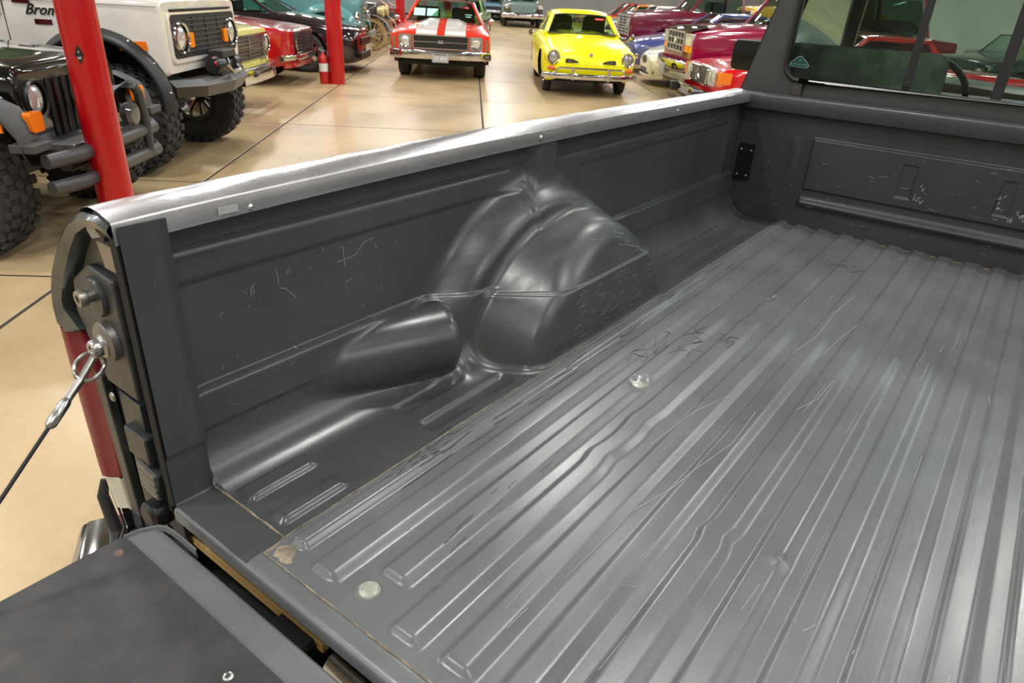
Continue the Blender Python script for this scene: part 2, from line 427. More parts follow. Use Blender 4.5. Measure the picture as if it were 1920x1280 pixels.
# tan seam sealer beads
SEAL = mat('seam_sealer', srgb(128,116,98), .7); n_, l_, b_ = nodes(SEAL)
l_.new(ramp(n_, l_, noise(n_, l_, mapping(n_, l_), 40, 4), [(.4, srgb(104,95,82)), (.65, srgb(150,138,118))]), b_.inputs['Base Color'])
def bead(pts, r=.0016):
    q = []; 
    for a, b in zip(pts[:-1], pts[1:]):
        a, b = Vector(a), Vector(b); m = max(2, int((b-a).length/.02))
        for k in range(m): q.append(a.lerp(b, k/m) + Vector((random.uniform(-.0007,.0007), random.uniform(-.0007,.0007), 0)))
    q.append(Vector(pts[-1])); mb = MB(); mb.tube(q, [r*random.uniform(.6,1.25) for _ in q], 6); return tp(mb.build('seam_sealer', SEAL, None, True))
bead([(.003,.071,.0005),(.06,.0705,.0005),(.198,.0700,.0008)], .0022)
bead([(.198,.070,.001),(.204,.045,.001),(.204,.029,.001)], .0026)
bead([(.204,.029,.001),(.40,.029,.0005),(.8,.029,.0005),(1.4,.029,.0005)], .0015)
bead([(.198,.070,.001),(.1975,.6,.001)], .0016)
bead([(.1985,.6,.001),(.1985,2.45,.001)], .0009)
bead([(BW-.198,.070,.001),(BW-.1985,2.45,.001)], .0012)
mb = MB(); 
for x, y, a, b in ((.226,.049,.018,.016),(.240,.042,.012,.010),(.232,.060,.010,.006)):
    k = 16; mb.add([(x+a*math.cos(2*PI*i/k)*random.uniform(.75,1.15), y+b*math.sin(2*PI*i/k)*random.uniform(.75,1.15), .0016) for i in range(k)] + [(x, y, .0032)], [(i, (i+1)%k, k) for i in range(k)])
o = tp(mb.build('sealer_smear', SEAL, None, True))
# drain plugs
PLUG = mat('plug_cream', srgb(196,200,184), .3); n_, l_, b_ = nodes(PLUG)
l_.new(ramp(n_, l_, noise(n_, l_, mapping(n_, l_), 30, 3), [(.4, srgb(150,156,142)), (.6, srgb(205,208,194))]), b_.inputs['Base Color'])
for dx, dy in ((.382,.083),(.401,.894),(BW-.382,.083)):
    mb = MB(); mb.lathe([(0,.0022),(.010,.0022),(.0125,.0012),(.0135,.0028),(.015,.0028),(.0165,-.001)], (dx,dy,0), 'z', 28); tp(mb.build('drain_plug', PLUG, None, True))
# ---- front bulkhead of the bed ----
def front_y(x, z):
    xx = np.where(x > BW/2, BW-x, x)
    d = np.zeros_like(x)
    def box(x0, x1, z0, z1, e): return ss(x0-e, x0+e, xx)*(1-ss(x1-e, x1+e, xx))*ss(z0-e, z0+e, z)*(1-ss(z1-e, z1+e, z))
    d -= .009*box(.270, 9, .155, .350, .005)
    d += .005*box(.600, .650, .190, .308, .004)
    d += .005*(ss(.91,.916,x)-ss(.955,.961,x))*box(-1, 9, .19, .308, .004)
    d -= .016*np.exp(-((z-.100)/.016)**2)*ss(.255,.275,xx)
    d -= .004*np.exp(-((x-.205)/.006)**2)*ss(.18,.2,z)*(1-ss(.33,.35,z))
    d += .012*(1-ss(.05,.062,z))*ss(.3,.31,xx)*0
    return BL + d
xs = thin(np.concatenate([np.arange(-.058, .25, .012), np.arange(.25,.29,.003), np.arange(.29,1.36,.008), np.arange(1.36,1.40,.003), np.arange(1.40,BW+.06,.012), np.arange(.592,.66,.002), np.arange(.905,.965,.002), np.arange(BW-.66,BW-.592,.002)]))
zs = thin(np.concatenate([np.arange(-.02,.06,.01), np.arange(.06,.14,.004), np.arange(.14,.20,.003), np.arange(.2,.3,.01), np.arange(.3,.36,.003), np.arange(.36,.432,.01)]))
X, Z = np.meshgrid(xs, zs, indexing='ij'); V = np.stack([X, front_y(X, Z), Z], -1)
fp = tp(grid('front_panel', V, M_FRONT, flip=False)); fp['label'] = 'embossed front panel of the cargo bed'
# rolled top rail of the bulkhead
P = [(2.4985,.428),(2.488,.432),(2.470,.433),(2.4645,.436),(2.4625,.442),(2.4630,.4845),(2.4645,.4885),(2.4685,.4912),(2.53,.4915),(2.545,.488),(2.548,.478),(2.548,.40)]
mb = MB(); n = len(P)
for x0, x1 in ((-.03, BW+.03),): mb.add([(x0,y,z) for y, z in P]+[(x1,y,z) for y, z in P], [(k,n+k,n+k+1,k+1) for k in range(n-1)])
tp(mb.build('front_rail', M_FRONT, None, True))
# rust at the rib ends under the bulkhead
RUST = mat('rust_stain', srgb(132,112,90), .8)
for k in range(-3, 9):
    x = RIB0 + RP*k + .074; mb = MB(); w = .011*random.uniform(.7, 1.2)
    mb.add([(x-w,2.4995,.0015),(x+w,2.4995,.0015),(x+w*.9,2.484,.0018),(x-w*.4,2.474,.0018),(x-w,2.486,.0018)], [(0,1,2,3,4)]); tp(mb.build('rust_patch', RUST))
# bracket plate with four bolts in the corner
mb = MB(); mb.box((.017,2.4955,.218), (.066,.007,.148)); br = tp(mb.build('bracket_plate', mat('bracket_black', (.006,.006,.006,1), .35)))
for x in (-.004,.036):
    for z in (.165,.268):
        mb = MB(); mb.lathe([(0,-.007),(.0045,-.007),(.0062,-.005),(.0065,0)], (x,2.492,z), 'y', 6)
        o = mb.build('bolt', ALU, br)
# ---- aluminium rail caps ----
RAIL = mat('rail_cap_metal', (.66,.67,.68,1), .24, .82); n_, l_, b_ = nodes(RAIL)
v = mapping(n_, l_, (6, 2, 30)); l_.new(ramp(n_, l_, noise(n_, l_, v, 3, 4, .6), [(.25, G(.20)), (.6, G(.27)), (.85, G(.38))]), b_.inputs['Roughness'])
l_.new(ramp(n_, l_, noise(n_, l_, mapping(n_, l_, (3,3,3)), 4, 5, .7), [(.3, (.50,.51,.53,1)), (.7, (.64,.65,.67,1))]), b_.inputs['Base Color'])
bp = add(n_, 'ShaderNodeBump'); bp.inputs['Strength'].default_value = .06; bp.inputs['Distance'].default_value = .001
l_.new(noise(n_, l_, mapping(n_, l_, (10, 3, 10)), 2, 3), bp.inputs['Height']); l_.new(bp.outputs[0], b_.inputs['Normal'])
def bow(y): return .011*math.sin(PI*min(1, max(0, y/2.45))**.75)
for s in (0, 1):
    prof = [(.0012,.458),(.0012,.487),(-.0005,.4905),(-.006,.4925),(-.03,.499),(-.06,.501),(-.085,.494),(-.098,.480),(-.102,.462),(-.098,.462),(-.094,.478),(-.05,.4955),(-.004,.4885),(-.0008,.485),(-.0008,.458)]
    yr = np.linspace(-.004, 2.463, 50); A = []
    for y in yr:
        b = bow(y); row = []
        for x, z in prof:
            xx = x - (.006*b/.011) ; xx = xx if s == 0 else BW - xx
            row.append((xx, y, z + b + (.0006*math.sin(y*31)+.0004*math.sin(y*77))*(x < -.01)))
        row.append(row[0]); A.append(row)
    rc = tp(grid('rail_cap', np.array(A), RAIL, flip=(s == 0)))
    for p in rc.data.polygons: p.use_smooth = True
    rc.data.set_sharp_from_angle(angle=math.radians(35))
    if s == 0:
        rc['label'] = 'scuffed bright metal cap along the left bed rail'
        for y, z in ((.209,.470),(1.014,.484),(1.792,.480)):
            mb = MB(); mb.lathe([(0,.0055),(.003,.0050),(.0055,.003),(.0066,0)], (.0012-.0055,y,z), 'x', 16); mb.build('rivet', ALU, rc, True)
        mb = MB(); mb.box((.0016,.168,.4755), (.0010,.034,.011)); st = mb.build('maker_sticker', mat('clear_sticker', (.40,.42,.43,1), .35), rc)
    # dark painted rail beneath the cap and the lip in its shadow
    mb = MB(); A = []
    for y in np.linspace(.0, 2.49, 40):
        b = bow(y); A.append([((x - .006*b/.011) if s == 0 else BW - x + .006*b/.011, y, z + b*(z > .47)) for x, z in ((-.043,.452),(-.041,.462),(-.010,.464),(-.003,.468),(-.003,.482),(-.02,.489),(-.09,.480),(-.10,.45))])
    tp(grid('top_rail', np.array(A), M_SIDE, flip=(s == 0)))
# ---- outer bed side ----
TRUCKP = carpaint('truck_exterior_paint', (.030,.040,.040,1), .22, .25)
def outer(s):
    prof = [(-.095,.472),(-.135,.462),(-.185,.425),(-.225,.385),(-.262,.345),(-.284,.300),(-.290,.24),(-.282,.1),(-.275,0),(-.262,-.1),(-.25,-.2),(-.24,-.24)]
    A = []
    for y in np.linspace(.004, 2.55, 60): A.append([(x if s == 0 else BW-x, y, z) for x, z in prof])
    A = np.array(A)
    yc, zc, R = 1.1, -.36, .42
    o = tp(grid('outer_side', A, TRUCKP, flip=(s == 1), keep=lambda i, j: math.hypot(A[i,j,1]-yc, A[i,j,2]-zc) > R)); return o
outer(0); outer(1)
for s in (0,1):
    for yc in (1.1, 4.55):
        x = -.15 if s == 0 else BW+.15
        mb = MB(); mb.lathe([(.20,-.10),(.34,-.12),(.385,-.09),(.39,0),(.385,.09),(.34,.12),(.20,.10)], (x,yc,GZ+.39), 'x', 36); w = tp(mb.build('wheel', RUB, None, True))
# rear face of the left bed side: jamb, channel, striker, latch parts
POST = mat('jamb_paint', (.036,.042,.043,1), .42, 0, .05); n_, l_, b_ = nodes(POST)
l_.new(ramp(n_, l_, noise(n_, l_, mapping(n_, l_), 14, 4), [(.35, (.026,.031,.032,1)), (.7, (.048,.055,.056,1))]), b_.inputs['Base Color'])
for s in (0, 1):
    fx = (lambda x: x) if s == 0 else (lambda x: BW-x)
    lip = [(-.006,.486),(-.04,.493),(-.085,.488),(-.135,.466),(-.18,.430),(-.217,.395),(-.250,.358),(-.276,.318),(-.288,.285),(-.289,.252),(-.262,.243),(-.222,.258)]
    inn = [(-.010,.466),(-.045,.472),(-.085,.466),(-.125,.446),(-.160,.414),(-.192,.378),(-.220,.345),(-.240,.318),(-.250,.300),(-.250,.285),(-.240,.280),(-.205,.262)]
    mb = MB(); k = len(lip)
    ring0 = [(fx(x), .012, z) for x, z in lip]; ring1 = [(fx(x), -.004, z) for x, z in lip]; ring2 = [(fx(x*.97+.002), -.010, z*.97+.008) for x, z in lip]; ring3 = [(fx(x), -.004, z) for x, z in inn]; ring4 = [(fx(x+.006), .020, z-.006) for x, z in inn]
    mb.add(ring0+ring1+ring2+ring3+ring4, [(r*k+i, r*k+i+1, (r+1)*k+i+1, (r+1)*k+i) for r in range(4) for i in range(k-1)])
    tp(mb.build('rear_corner', TRUCKP, None, True))
    face = [(-.018,.470),(-.09,.462),(-.165,.415),(-.215,.350),(-.238,.300),(-.212,.258),(-.190,.20),(-.176,.12),(-.190,-.02),(-.205,-.10),(-.20,-.20),(-.03,-.20),(-.028,0),(-.018,.2)]
    mb = MB(); prism(mb, [(fx(x), z) for x, z in face], .018, .026); tp(mb.build('jamb_panel', POST))
    # raised plate carrying the striker and cable bolt
    pl = [(-.060,.385),(-.14,.392),(-.205,.352),(-.222,.290),(-.190,.225),(-.165,.175),(-.062,.175)]
    mb = MB(); prism(mb, [(fx(x), z) for x, z in pl], .004, .02); o = tp(mb.build('striker_plate', POST))
    md = o.modifiers.new('b', 'BEVEL'); md.width = .006; md.segments = 3
    # flange strips below
    mb = MB(); mb.box((fx(-.185), .008, .03), (.030,.016,.30), Matrix.Rotation(math.radians(3 if s else -3),3,'Y')); mb.box((fx(-.105), .012, .03), (.07,.010,.27)); o = tp(mb.build('jamb_flange', POST, None))
    mb = MB(); mb.box((fx(-.028), .030, .22), (.012,.056,.50)); tp(mb.build('channel_wall', DARK))  # near-black colour puts shade into the channel beside the post
    mb = MB(); mb.box((fx(-.085), .06, .1), (.10,.004,.6)); tp(mb.build('channel_back', DARK))
    if s == 0:
        STEEL = mat('worn_steel', (.32,.30,.27,1), .38, .9)
        mb = MB(); mb.lathe([(0,-.004),(.030,-.004),(.033,0),(.033,.008)], (-.120,.0,.345), 'y', 30); tp(mb.build('striker_base', POST, None, True))
        mb = MB(); mb.lathe([(.005,-.014),(.006,-.028),(.0125,-.028),(.0135,-.025),(.0135,-.017),(.010,-.015),(.010,.0)], (-.112,.0,.352), 'y', 24); tp(mb.build('striker_pin', STEEL, None, True))
        mb = MB(); mb.lathe([(.0,-.010),(.028,-.010),(.033,-.006),(.034,.006)], (-.112,.0,.272), 'y', 26); tp(mb.build('cable_washer', mat('washer_steel', (.26,.25,.23,1), .45, .8), None, True))
        mb = MB(); mb.lathe([(0,-.026),(.006,-.026),(.007,-.029),(.013,-.029),(.015,-.026),(.015,-.016),(.020,-.012),(.020,-.006)], (-.108,.0,.268), 'y', 20); tp(mb.build('cable_bolt', mat('bolt_bright', (.45,.45,.44,1), .3, 1), None, True))
        # tailgate cable with its eyelet and crimp
        c0 = Vector((-.124,-.020,.245)); c1 = Vector((.004,-.385,-.010)); dr = (c1-c0).normalized()
        cab = empty('tailgate_cable', (0,0,0)); tp(cab); cab.location = c0 - Vector((0,0,0))
        cab['label'] = 'black tailgate cable with bare steel eyelet'
        li = Matrix.Translation(-c0)
        def cp(o): o.parent = cab; o.matrix_parent_inverse = li; return o
        mb = MB(); R = []
        e1 = dr; e2 = e1.cross(Vector((.74,-.33,.58))).normalized()
        for k in range(25):
            a = 2*PI*k/24; R.append(c0 + e1*(.016+.024*math.cos(a)) + e2*.019*math.sin(a))
        mb.tube(R, .0034, 8, False); mb.tube([c0-e1*.006-Vector((0,.004,0)), c0+e1*.045], .0065, 8, True, (1.0,.55,.6)); mb.tube([c0+e1*.04, c0+e1*.078], [.0075,.0065], 10, True, (1,.6,.6))
        cp(mb.build('eyelet', mat('zinc', (.36,.35,.33,1), .35, .9), None, True))
        mb = MB(); mb.tube([c0+e1*.074, c0+e1*.082, c0+e1*.118, c0+e1*.124], [.006,.0085,.0085,.005], 12); cp(mb.build('crimp', mat('crimp_steel', (.50,.50,.48,1), .25, 1), None, True))
        mb = MB(); mb.tube([c0+e1*.12, c0+e1*.3, c1], .0031, 8); cp(mb.build('cable', mat('cable_black', (.018,.018,.02,1), .4), None, True))
        # lower latch box and hinge
        mb = MB(); mb.box((-.085,.004,.085), (.070,.020,.055)); mb.box((-.066,.006,.024), (.062,.03,.06), Matrix.Rotation(.15,3,'Y')); tp(mb.build('latch_box', mat('latch_dark', (.03,.033,.033,1), .4)))
        mb = MB(); 
        for q in range(4): mb.box((-.062,-.010,.046-q*.013), (.052,.004,.010), Matrix.Rotation(.12,3,'Y'))
        tp(mb.build('latch_ribs', mat('latch_grey', (.16,.15,.13,1), .5)))
        mb = MB(); mb.lathe([(0,-.022),(.02,-.022),(.026,-.016),(.028,.02)], (-.072,.0,-.052), 'y', 20); tp(mb.build('hinge', mat('hinge_black', (.010,.010,.010,1), .4), None, True))
        mb = MB(); mb.box((-.065,.016,-.04), (.10,.01,.10)); tp(mb.build('hinge_plate', mat('hinge_black')))
        mb = MB(); mb.lathe([(0,-.003),(.007,-.003),(.009,0)], (-.145,-.001,.155), 'y', 14); tp(mb.build('screw', STEEL, None, True))
        mb = MB(); mb.add([(-.092,-.001,.462),(-.066,-.002,.472),(-.048,-.001,.459),(-.070,-.004,.452)], [(0,1,2,3)]); mb.add([(-.095,.01,.44),(-.05,.01,.44),(-.045,.01,.40),(-.085,.01,.40)],[(0,1,2,3)]); tp(mb.build('bare_metal_tab', STEEL))
    # tail light: red lens over clear reverse lens
    TL = mat('tail_lens_red', (.17,.0,.012,1), .2, 0, 0, spec=.3)
    outl = [(-.283,.246),(-.289,.20),(-.292,.15),(-.292,.08),(-.289,.02),(-.282,-.04),(-.275,-.066)]
    inl = [(-.222,.252),(-.205,.228),(-.196,.18),(-.192,.10),(-.198,.02),(-.212,-.04),(-.219,-.058)]
    def lens(name, m, A, B, d=.012):
        rows = []
        for (xa, za), (xb, zb) in zip(A, B):
            rows.append([(fx(xa+.004),.03,za)] + [(fx(xa+(xb-xa)*t), .004-d*math.sin(PI*min(1,t*1.15+.12)), za+(zb-za)*t) for t in (0,.12,.3,.55,.8,1)] + [(fx(xb),.02,zb)])
        return tp(grid(name, np.array(rows), m, flip=(s == 1)))
    tl = lens('tail_light', TL, outl, inl, .016); tl['label'] = 'red tail light lens'
    lens('reverse_lens', mat('reverse_lens_clear', (.55,.54,.46,1), .15, 0, .8), [(-.275,-.068),(-.268,-.11),(-.258,-.135)], [(-.219,-.060),(-.214,-.10),(-.210,-.130)])
    mb = MB(); mb.tube([(fx(-.290),.0,-.095),(fx(-.284),-.012,-.125),(fx(-.262),-.012,-.20),(fx(-.245),-.010,-.235)], [.007,.011,.013,.010], 10); tp(mb.build('bumper_end_pad', BLACK, None, True))
    mb = MB(); mb.add([(fx(-.268),.0,-.14),(fx(-.250),.0,-.14),(fx(-.228),.0,-.26),(fx(-.238),.0,-.26)], [(0,1,2,3)]); mb.box((fx(-.215),.03,-.18), (.03,.04,.10)); tp(mb.build('corner_trim', BLACK))
# ---- tailgate, lowered ----
tg = empty('tailgate', (.8,-.05,-.02)); tp(tg); tg['label'] = 'lowered tailgate with black rubber mat'
def tgp(o): o.parent = tg; o.matrix_parent_inverse = Matrix.Translation((-.8,.05,.02)); return o
M_TG = bed_paint('tailgate_paint', (.115,.120,.122,1), (14, 30, 14), .34, .35)
mb = MB()
P = [(-.040,-.010),(-.036,-.018),(-.036,-.055),(-.56,-.055),(-.565,-.05),(-.565,-.008),(-.56,-.002),(-.052,-.002),(-.044,-.005)]
n = len(P); mb.add([(.012,y,z) for y, z in P]+[(BW-.012,y,z) for y, z in P], [(i,(i+1)%n,n+(i+1)%n,n+i) for i in range(n)]+[tuple(range(n))[::-1], tuple(n+i for i in range(n))])
o = mb.build('tailgate_shell', M_TG); tgp(o)
# folded edge lip at the left end
mb = MB(); q = [(.008,-.090),(.013,-.066),(.026,-.044),(.038,-.037),(.055,-.0345),(.120,-.034)]
rows = [[(x, y, -.018), (x-.001, y+.001, .0035), (x+.0015, y-.0015, .0035), (x+.003,y-.004,-.004)] for x, y in q]
tgp(grid('edge_lip', np.array(rows), M_TG, smooth=False))
MATM = rubber('tailgate_mat_rubber', (.030,.029,.030,1), .6); n_, l_, b_ = nodes(MATM)
vv = mapping(n_, l_); c1 = ramp(n_, l_, noise(n_, l_, vv, 9, 6, .7), [(.38, (.022,.022,.023,1)), (.62, (.042,.040,.040,1)), (.78, (.085,.075,.062,1))])
l_.new(c1, b_.inputs['Base Color'])
mb = MB(); 
L = [(.0085,-.095),(.018,-.089),(BW-.02,-.089),(BW-.009,-.095),(BW-.009,-.57),(.0085,-.57)]
prism(mb, L, -.003, .0035, 'z'); tm = tgp(mb.build('tailgate_mat', MATM, None))
for x, y in ((.040,-.112),(.352,-.128),(.66,-.13),(.020,-.32),(.35,-.32),(.97,-.13)):
    mb = MB(); mb.lathe([(0,.0052),(.0035,.0052),(.005,.0058),(.0065,.0050),(.0075,.0035)], (x,y,0), 'z', 18)
    b = tgp(mb.build('mat_screw', mat('rusty_screw', srgb(112,92,86), .55, .5) if x < .1 else ALU, None, True))
# chrome bumper under the gap, with light step pads
mb = MB(); mb.tube([(-.30,.0,-.30),(-.2,-.06,-.29),(0,-.10,-.285),(.8,-.115,-.28),(1.65,-.10,-.285),(1.85,-.06,-.29),(1.95,0,-.30)], .1, 20, True, (.75,1,.5)); tp(mb.build('rear_bumper', CHROME, None, True))
mb = MB(); mb.box((.13,.034,-.115), (.40,.012,.022)); tp(mb.build('crossmember', mat('tan_strip', srgb(196,164,104), .5)))  # bar coloured tan all over
mb = MB(); mb.tube([(.345,.045,-.15),(.5,.040,-.15),(1.6,.04,-.15)], [.034,.042,.042], 18); tp(mb.build('step_bar', CHROME, None, True))
mb = MB(); mb.box((.27,.03,-.15), (.09,.05,.08)); tp(mb.build('bumper_bracket', DARK))
mb = MB(); mb.box((BW/2, .075, -.20), (2.1, .16, .03)); tp(mb.build('gap_shade_plate', DARK))  # added near-black plate that keeps the gap under the sill dark
mb = MB(); mb.box((BW/2, 1.3, -.14), (1.9, 2.46, .08)); tp(mb.build('bed_underside', DARK))
# ---- cab ----
CABP = carpaint('cab_back_paint', (.052,.057,.058,1), .36, .35)
cy0 = 2.60
def cabx(z): return -.117 + max(0, z-.40)*.24 if z > .40 else -.13
ring_o, ring_i = [], []
wx0, wx1, wz0, wz1 = .075, BW-.075, .548, .985
inner = rrect((wx0+wx1)/2, (wz0+wz1)/2, (wx1-wx0)/2, (wz1-wz0)/2, .06, 7)
mb = MB(); k = len(inner)
def outp(p):
    x, z = p; cx, cz = BW/2, .76
    zz = 1.10 if z > cz else .36
    tz = (z-cz)/(wz1-cz if z > cz else cz-wz0)
    nz = cz + abs(tz)**1*(1.10-cz if z > cz else .40-cz) * (1 if z > cz else 1) if True else z
    tx = (x-cx)/((wx1-wx0)/2); lim = cabx(nz)
    return (cx + tx*(cx-lim), nz)
outer_r = [outp(p) for p in inner]
lean = lambda z: cy0 + .05*(z-.4)
vs = [(x, lean(z), z) for x, z in inner] + [(x, lean(z), z) for x, z in outer_r] + [(x, lean(z)+.03, z) for x, z in inner]
mb.add(vs, [(i,(i+1)%k,k+(i+1)%k,k+i) for i in range(k)] + [(i,2*k+i,2*k+(i+1)%k,(i+1)%k) for i in range(k)])
mb.box((BW/2, cy0+.02, .0), (BW+.24, .05, .82))
cb = tp(mb.build('cab_back', CABP, None, False))
# cab sides with door windows, pillars, roof, hood
mb = MB()
for s in (0, 1):
    f = (lambda x: x) if s == 0 else (lambda x: BW-x)
    def Q(pts): mb.add([(f(x),y,z) for x,y,z in pts], [tuple(range(len(pts)))])
    Q([(-.13,2.6,.40),(-.13,4.3,.40),(-.17,4.3,-.2),(-.17,2.6,-.2)])
    Q([(-.13,2.6,.40),(-.117,2.6,.47),(-.117,4.25,.47),(-.13,4.3,.40)])
    Q([(cabx(.47),2.6,.47),(cabx(1.1),2.63,1.1),(cabx(1.1),2.78,1.1),(cabx(.47),2.78,.47)])
    Q([(cabx(1.02),2.7,1.02),(cabx(1.1),2.7,1.1),(cabx(1.1),3.7,1.1),(cabx(1.02),3.75,1.02)])
    Q([(cabx(.47),4.25,.47),(cabx(1.1),3.68,1.1),(cabx(1.1),3.60,1.1),(cabx(.47),4.12,.47)])
    mb.tube([(f(cabx(.47)+.01),4.22,.45),(f(cabx(1.08)+.02),3.66,1.08)], .03, 8)
    mb.tube([(f(cabx(.47)+.03),2.72,.45),(f(cabx(1.08)+.03),2.72,1.08)], .045, 8, True, (1,1,.5))
mb.add([(cabx(1.1),2.63,1.1),(BW-cabx(1.1),2.63,1.1),(BW-cabx(1.1)-.05,3.64,1.13),(cabx(1.1)+.05,3.64,1.13)], [(0,1,2,3)])
tp(mb.build('cab_shell', TRUCKP))
mb = MB(); A = []
for x in np.linspace(-.2, BW+.2, 24):
    A.append([(x, y, z - .05*((x-BW/2)/(BW/2+.2))**4 - .012*math.cos((x-BW/2)*7)) for y, z in ((4.2,.47),(4.4,.475),(4.9,.46),(5.3,.43),(5.5,.39),(5.55,.2),(5.55,-.3))])
tp(grid('hood', np.array(A), TRUCKP, flip=True))
for s in (0, 1):
    mb = MB(); x = -.2 if s == 0 else BW+.2; mb.add([(x,4.2,.42),(x,5.55,.33),(x,5.55,-.3),(x,4.2,-.3)], [(0,1,2,3)])
    tp(mb.build('front_fender', TRUCKP))
for s in (0,1):
    mb = MB(); f = (lambda x: x) if s == 0 else (lambda x: BW-x)
    mb.add([(f(cabx(.48)+.008),2.78,.48),(f(cabx(.48)+.008),4.15,.48),(f(cabx(1.02)+.008),3.68,1.02),(f(cabx(1.02)+.008),2.78,1.02)], [(0,1,2,3)])
    tp(mb.build('door_glass', GLASS))
mb = MB(); mb.add([(-.1,4.2,.48),(BW+.1,4.2,.48),(BW-.02,3.64,1.09),(.02,3.64,1.09)], [(0,1,2,3)]); tp(mb.build('windshield', GLASS))
# rear window: rubber gasket, chrome bead, sliding panes
gz = lambda z: lean(z)-.006
rw = empty('rear_window', (BW/2, cy0, .75)); tp(rw); rw['label'] = 'sliding rear cab window in chrome-beaded gasket'
def rwp(o): o.parent = rw; o.matrix_parent_inverse = Matrix.Translation((-BW/2,-cy0,-.75)); return o
P0 = rrect((wx0+wx1)/2, (wz0+wz1)/2, (wx1-wx0)/2+.006, (wz1-wz0)/2+.006, .066, 8)
mb = MB(); mb.tube([(x, gz(z), z) for x, z in P0]+[(P0[0][0], gz(P0[0][1]), P0[0][1])], .020, 10, False, (1,.55,.8)); rwp(mb.build('gasket', mat('gasket_rubber', (.012,.012,.012,1), .4), None, True))
P1 = rrect((wx0+wx1)/2, (wz0+wz1)/2, (wx1-wx0)/2+.004, (wz1-wz0)/2+.004, .064, 8)
mb = MB(); mb.tube([(x, gz(z)-.012, z) for x, z in P1]+[(P1[0][0], gz(P1[0][1])-.012, P1[0][1])], .0066, 8, False); rwp(mb.build('chrome_bead', mat('bead_glint', (.88,.87,.84,1), .42, .7), None, True))  # pale bead colour stands in for the lamps' glint on chrome
for x0, x1, off in ((wx0+.01,.515,0),(.515,.80,.006),(.80,1.135,.006),(1.135,wx1-.01,0)):
    mb = MB(); mb.add([(x0,gz(wz0)+off,wz0+.01),(x1,gz(wz0)+off,wz0+.01),(x1,gz(wz1)+off,wz1-.01),(x0,gz(wz1)+off,wz1-.01)], [(0,1,2,3)]); rwp(mb.build('pane', GLASS))
for x in (.515,.80,1.135):
    mb = MB(); mb.box((x, gz(.76)-.002, .766), (.026 if x != .8 else .034, .016, .43), Matrix.Rotation(math.atan(.05),3,'X').transposed() if False else None); rwp(mb.build('window_divider', mat('divider_black', (.025,.026,.028,1), .35)))
mb = MB(); mb.box((.517, gz(.56)-.012, .572), (.020,.008,.016)); rwp(mb.build('slider_latch', BLACK))
# triangular security sticker on the glass
mb = MB(); tri = [(.086,.590),(.150,.588),(.158,.594),(.156,.602),(.128,.627),(.118,.630),(.110,.627),(.084,.604),(.081,.596)]
prism(mb, [(x, z+.002) for x, z in tri], gz(.6)-.003, gz(.6)-.0025); stk = rwp(mb.build('window_sticker', mat('sticker_rim', (.30,.36,.34,1), .4)))
mb = MB(); cx, cz = .1195, .604; prism(mb, [(cx+(x-cx)*.92, cz+(z-cz)*.9+.002) for x, z in tri], gz(.6)-.0036, gz(.6)-.0031); o = mb.build('sticker_face', mat('sticker_green', (.004,.060,.052,1), .35), stk)
tx = textmesh('sticker_text', 'AUTO SECURITY', .0088, mat('sticker_print', (.16,.38,.34,1), .5), None, .0001); tx.rotation_euler = (PI/2,0,0); tx.location = (.1195, gz(.6)-.0040, .6005); tx.parent = stk
tx2 = textmesh('sticker_text', 'LA', .012, mat('sticker_print'), None, .0001); tx2.rotation_euler = (PI/2,0,0); tx2.location = (.119, gz(.6)-.0040, .6155); tx2.parent = stk
mb = MB(); mb.box((.136, 2.592, .518), (.034,.003,.06)); tp(mb.build('stained_tab', mat('brown_stain', srgb(74,66,60), .5)))
# bench seat, steering wheel, dash
SEAT = mat('seat_cloth', srgb(66,74,66), .9); n_, l_, b_ = nodes(SEAT)
l_.new(ramp(n_, l_, noise(n_, l_, mapping(n_, l_), 12, 5, .7), [(.35, srgb(84,94,84)), (.7, srgb(128,138,124))]), b_.inputs['Base Color'])
seat = empty('bench_seat', (.4,2.85,.4)); tp(seat)
def sp(o): o.parent = seat; o.matrix_parent_inverse = Matrix.Translation((-.4,-2.85,-.4)); return o
def cushion(x0, x1, top, name):
    mb = MB(); rr = rrect((x0+x1)/2, (top+.0)/2, (x1-x0)/2, top/2, .05, 5); prism(mb, rr, 2.80, 2.93)
    o = sp(mb.build(name, SEAT)); md = o.modifiers.new('b','BEVEL'); md.width = .03; md.segments = 3; md.limit_method = 'ANGLE'
    for p in o.data.polygons: p.use_smooth = True
cushion(-.03,.60,.668,'seat_back'); cushion(.61,.93,.50,'seat_back'); cushion(.94,1.6,.62,'seat_back')
mb = MB(); mb.tube([(-.01,2.865,.655),(.3,2.865,.672),(.56,2.865,.660)], .004, 6); sp(mb.build('seat_piping', BLACK, None, True))
mb = MB(); mb.box((.8,3.25,.15), (1.5,.55,.16)); mb.box((BW/2,3.9,.36), (BW+.1,.4,.16)); tp(mb.build('dashboard', mat('dash_grey', (.05,.055,.05,1), .7)))
mb = MB(); cw = Vector((.45,3.45,.47)); Rw = Matrix.Rotation(math.radians(-62),3,'X')
mb.tube([cw + Rw @ Vector((.19*math.cos(a),.19*math.sin(a),0)) for a in np.linspace(0,2*PI,33)], .014, 8, False); mb.tube([cw, cw+Vector((0,.3,-.12))], .03, 8)
for a in (.2, PI-.2): mb.tube([cw, cw+Rw@Vector((.18*math.cos(a),.18*math.sin(a),0))], .015, 6)
tp(mb.build('steering_wheel', BLACK, None, True))
mb = MB(); mb.box((.86,3.72,.90), (.24,.03,.07)); mb.tube([(.86,3.74,.93),(.86,3.70,1.05)], .01, 6); tp(mb.build('rear_view_mirror', BLACK))
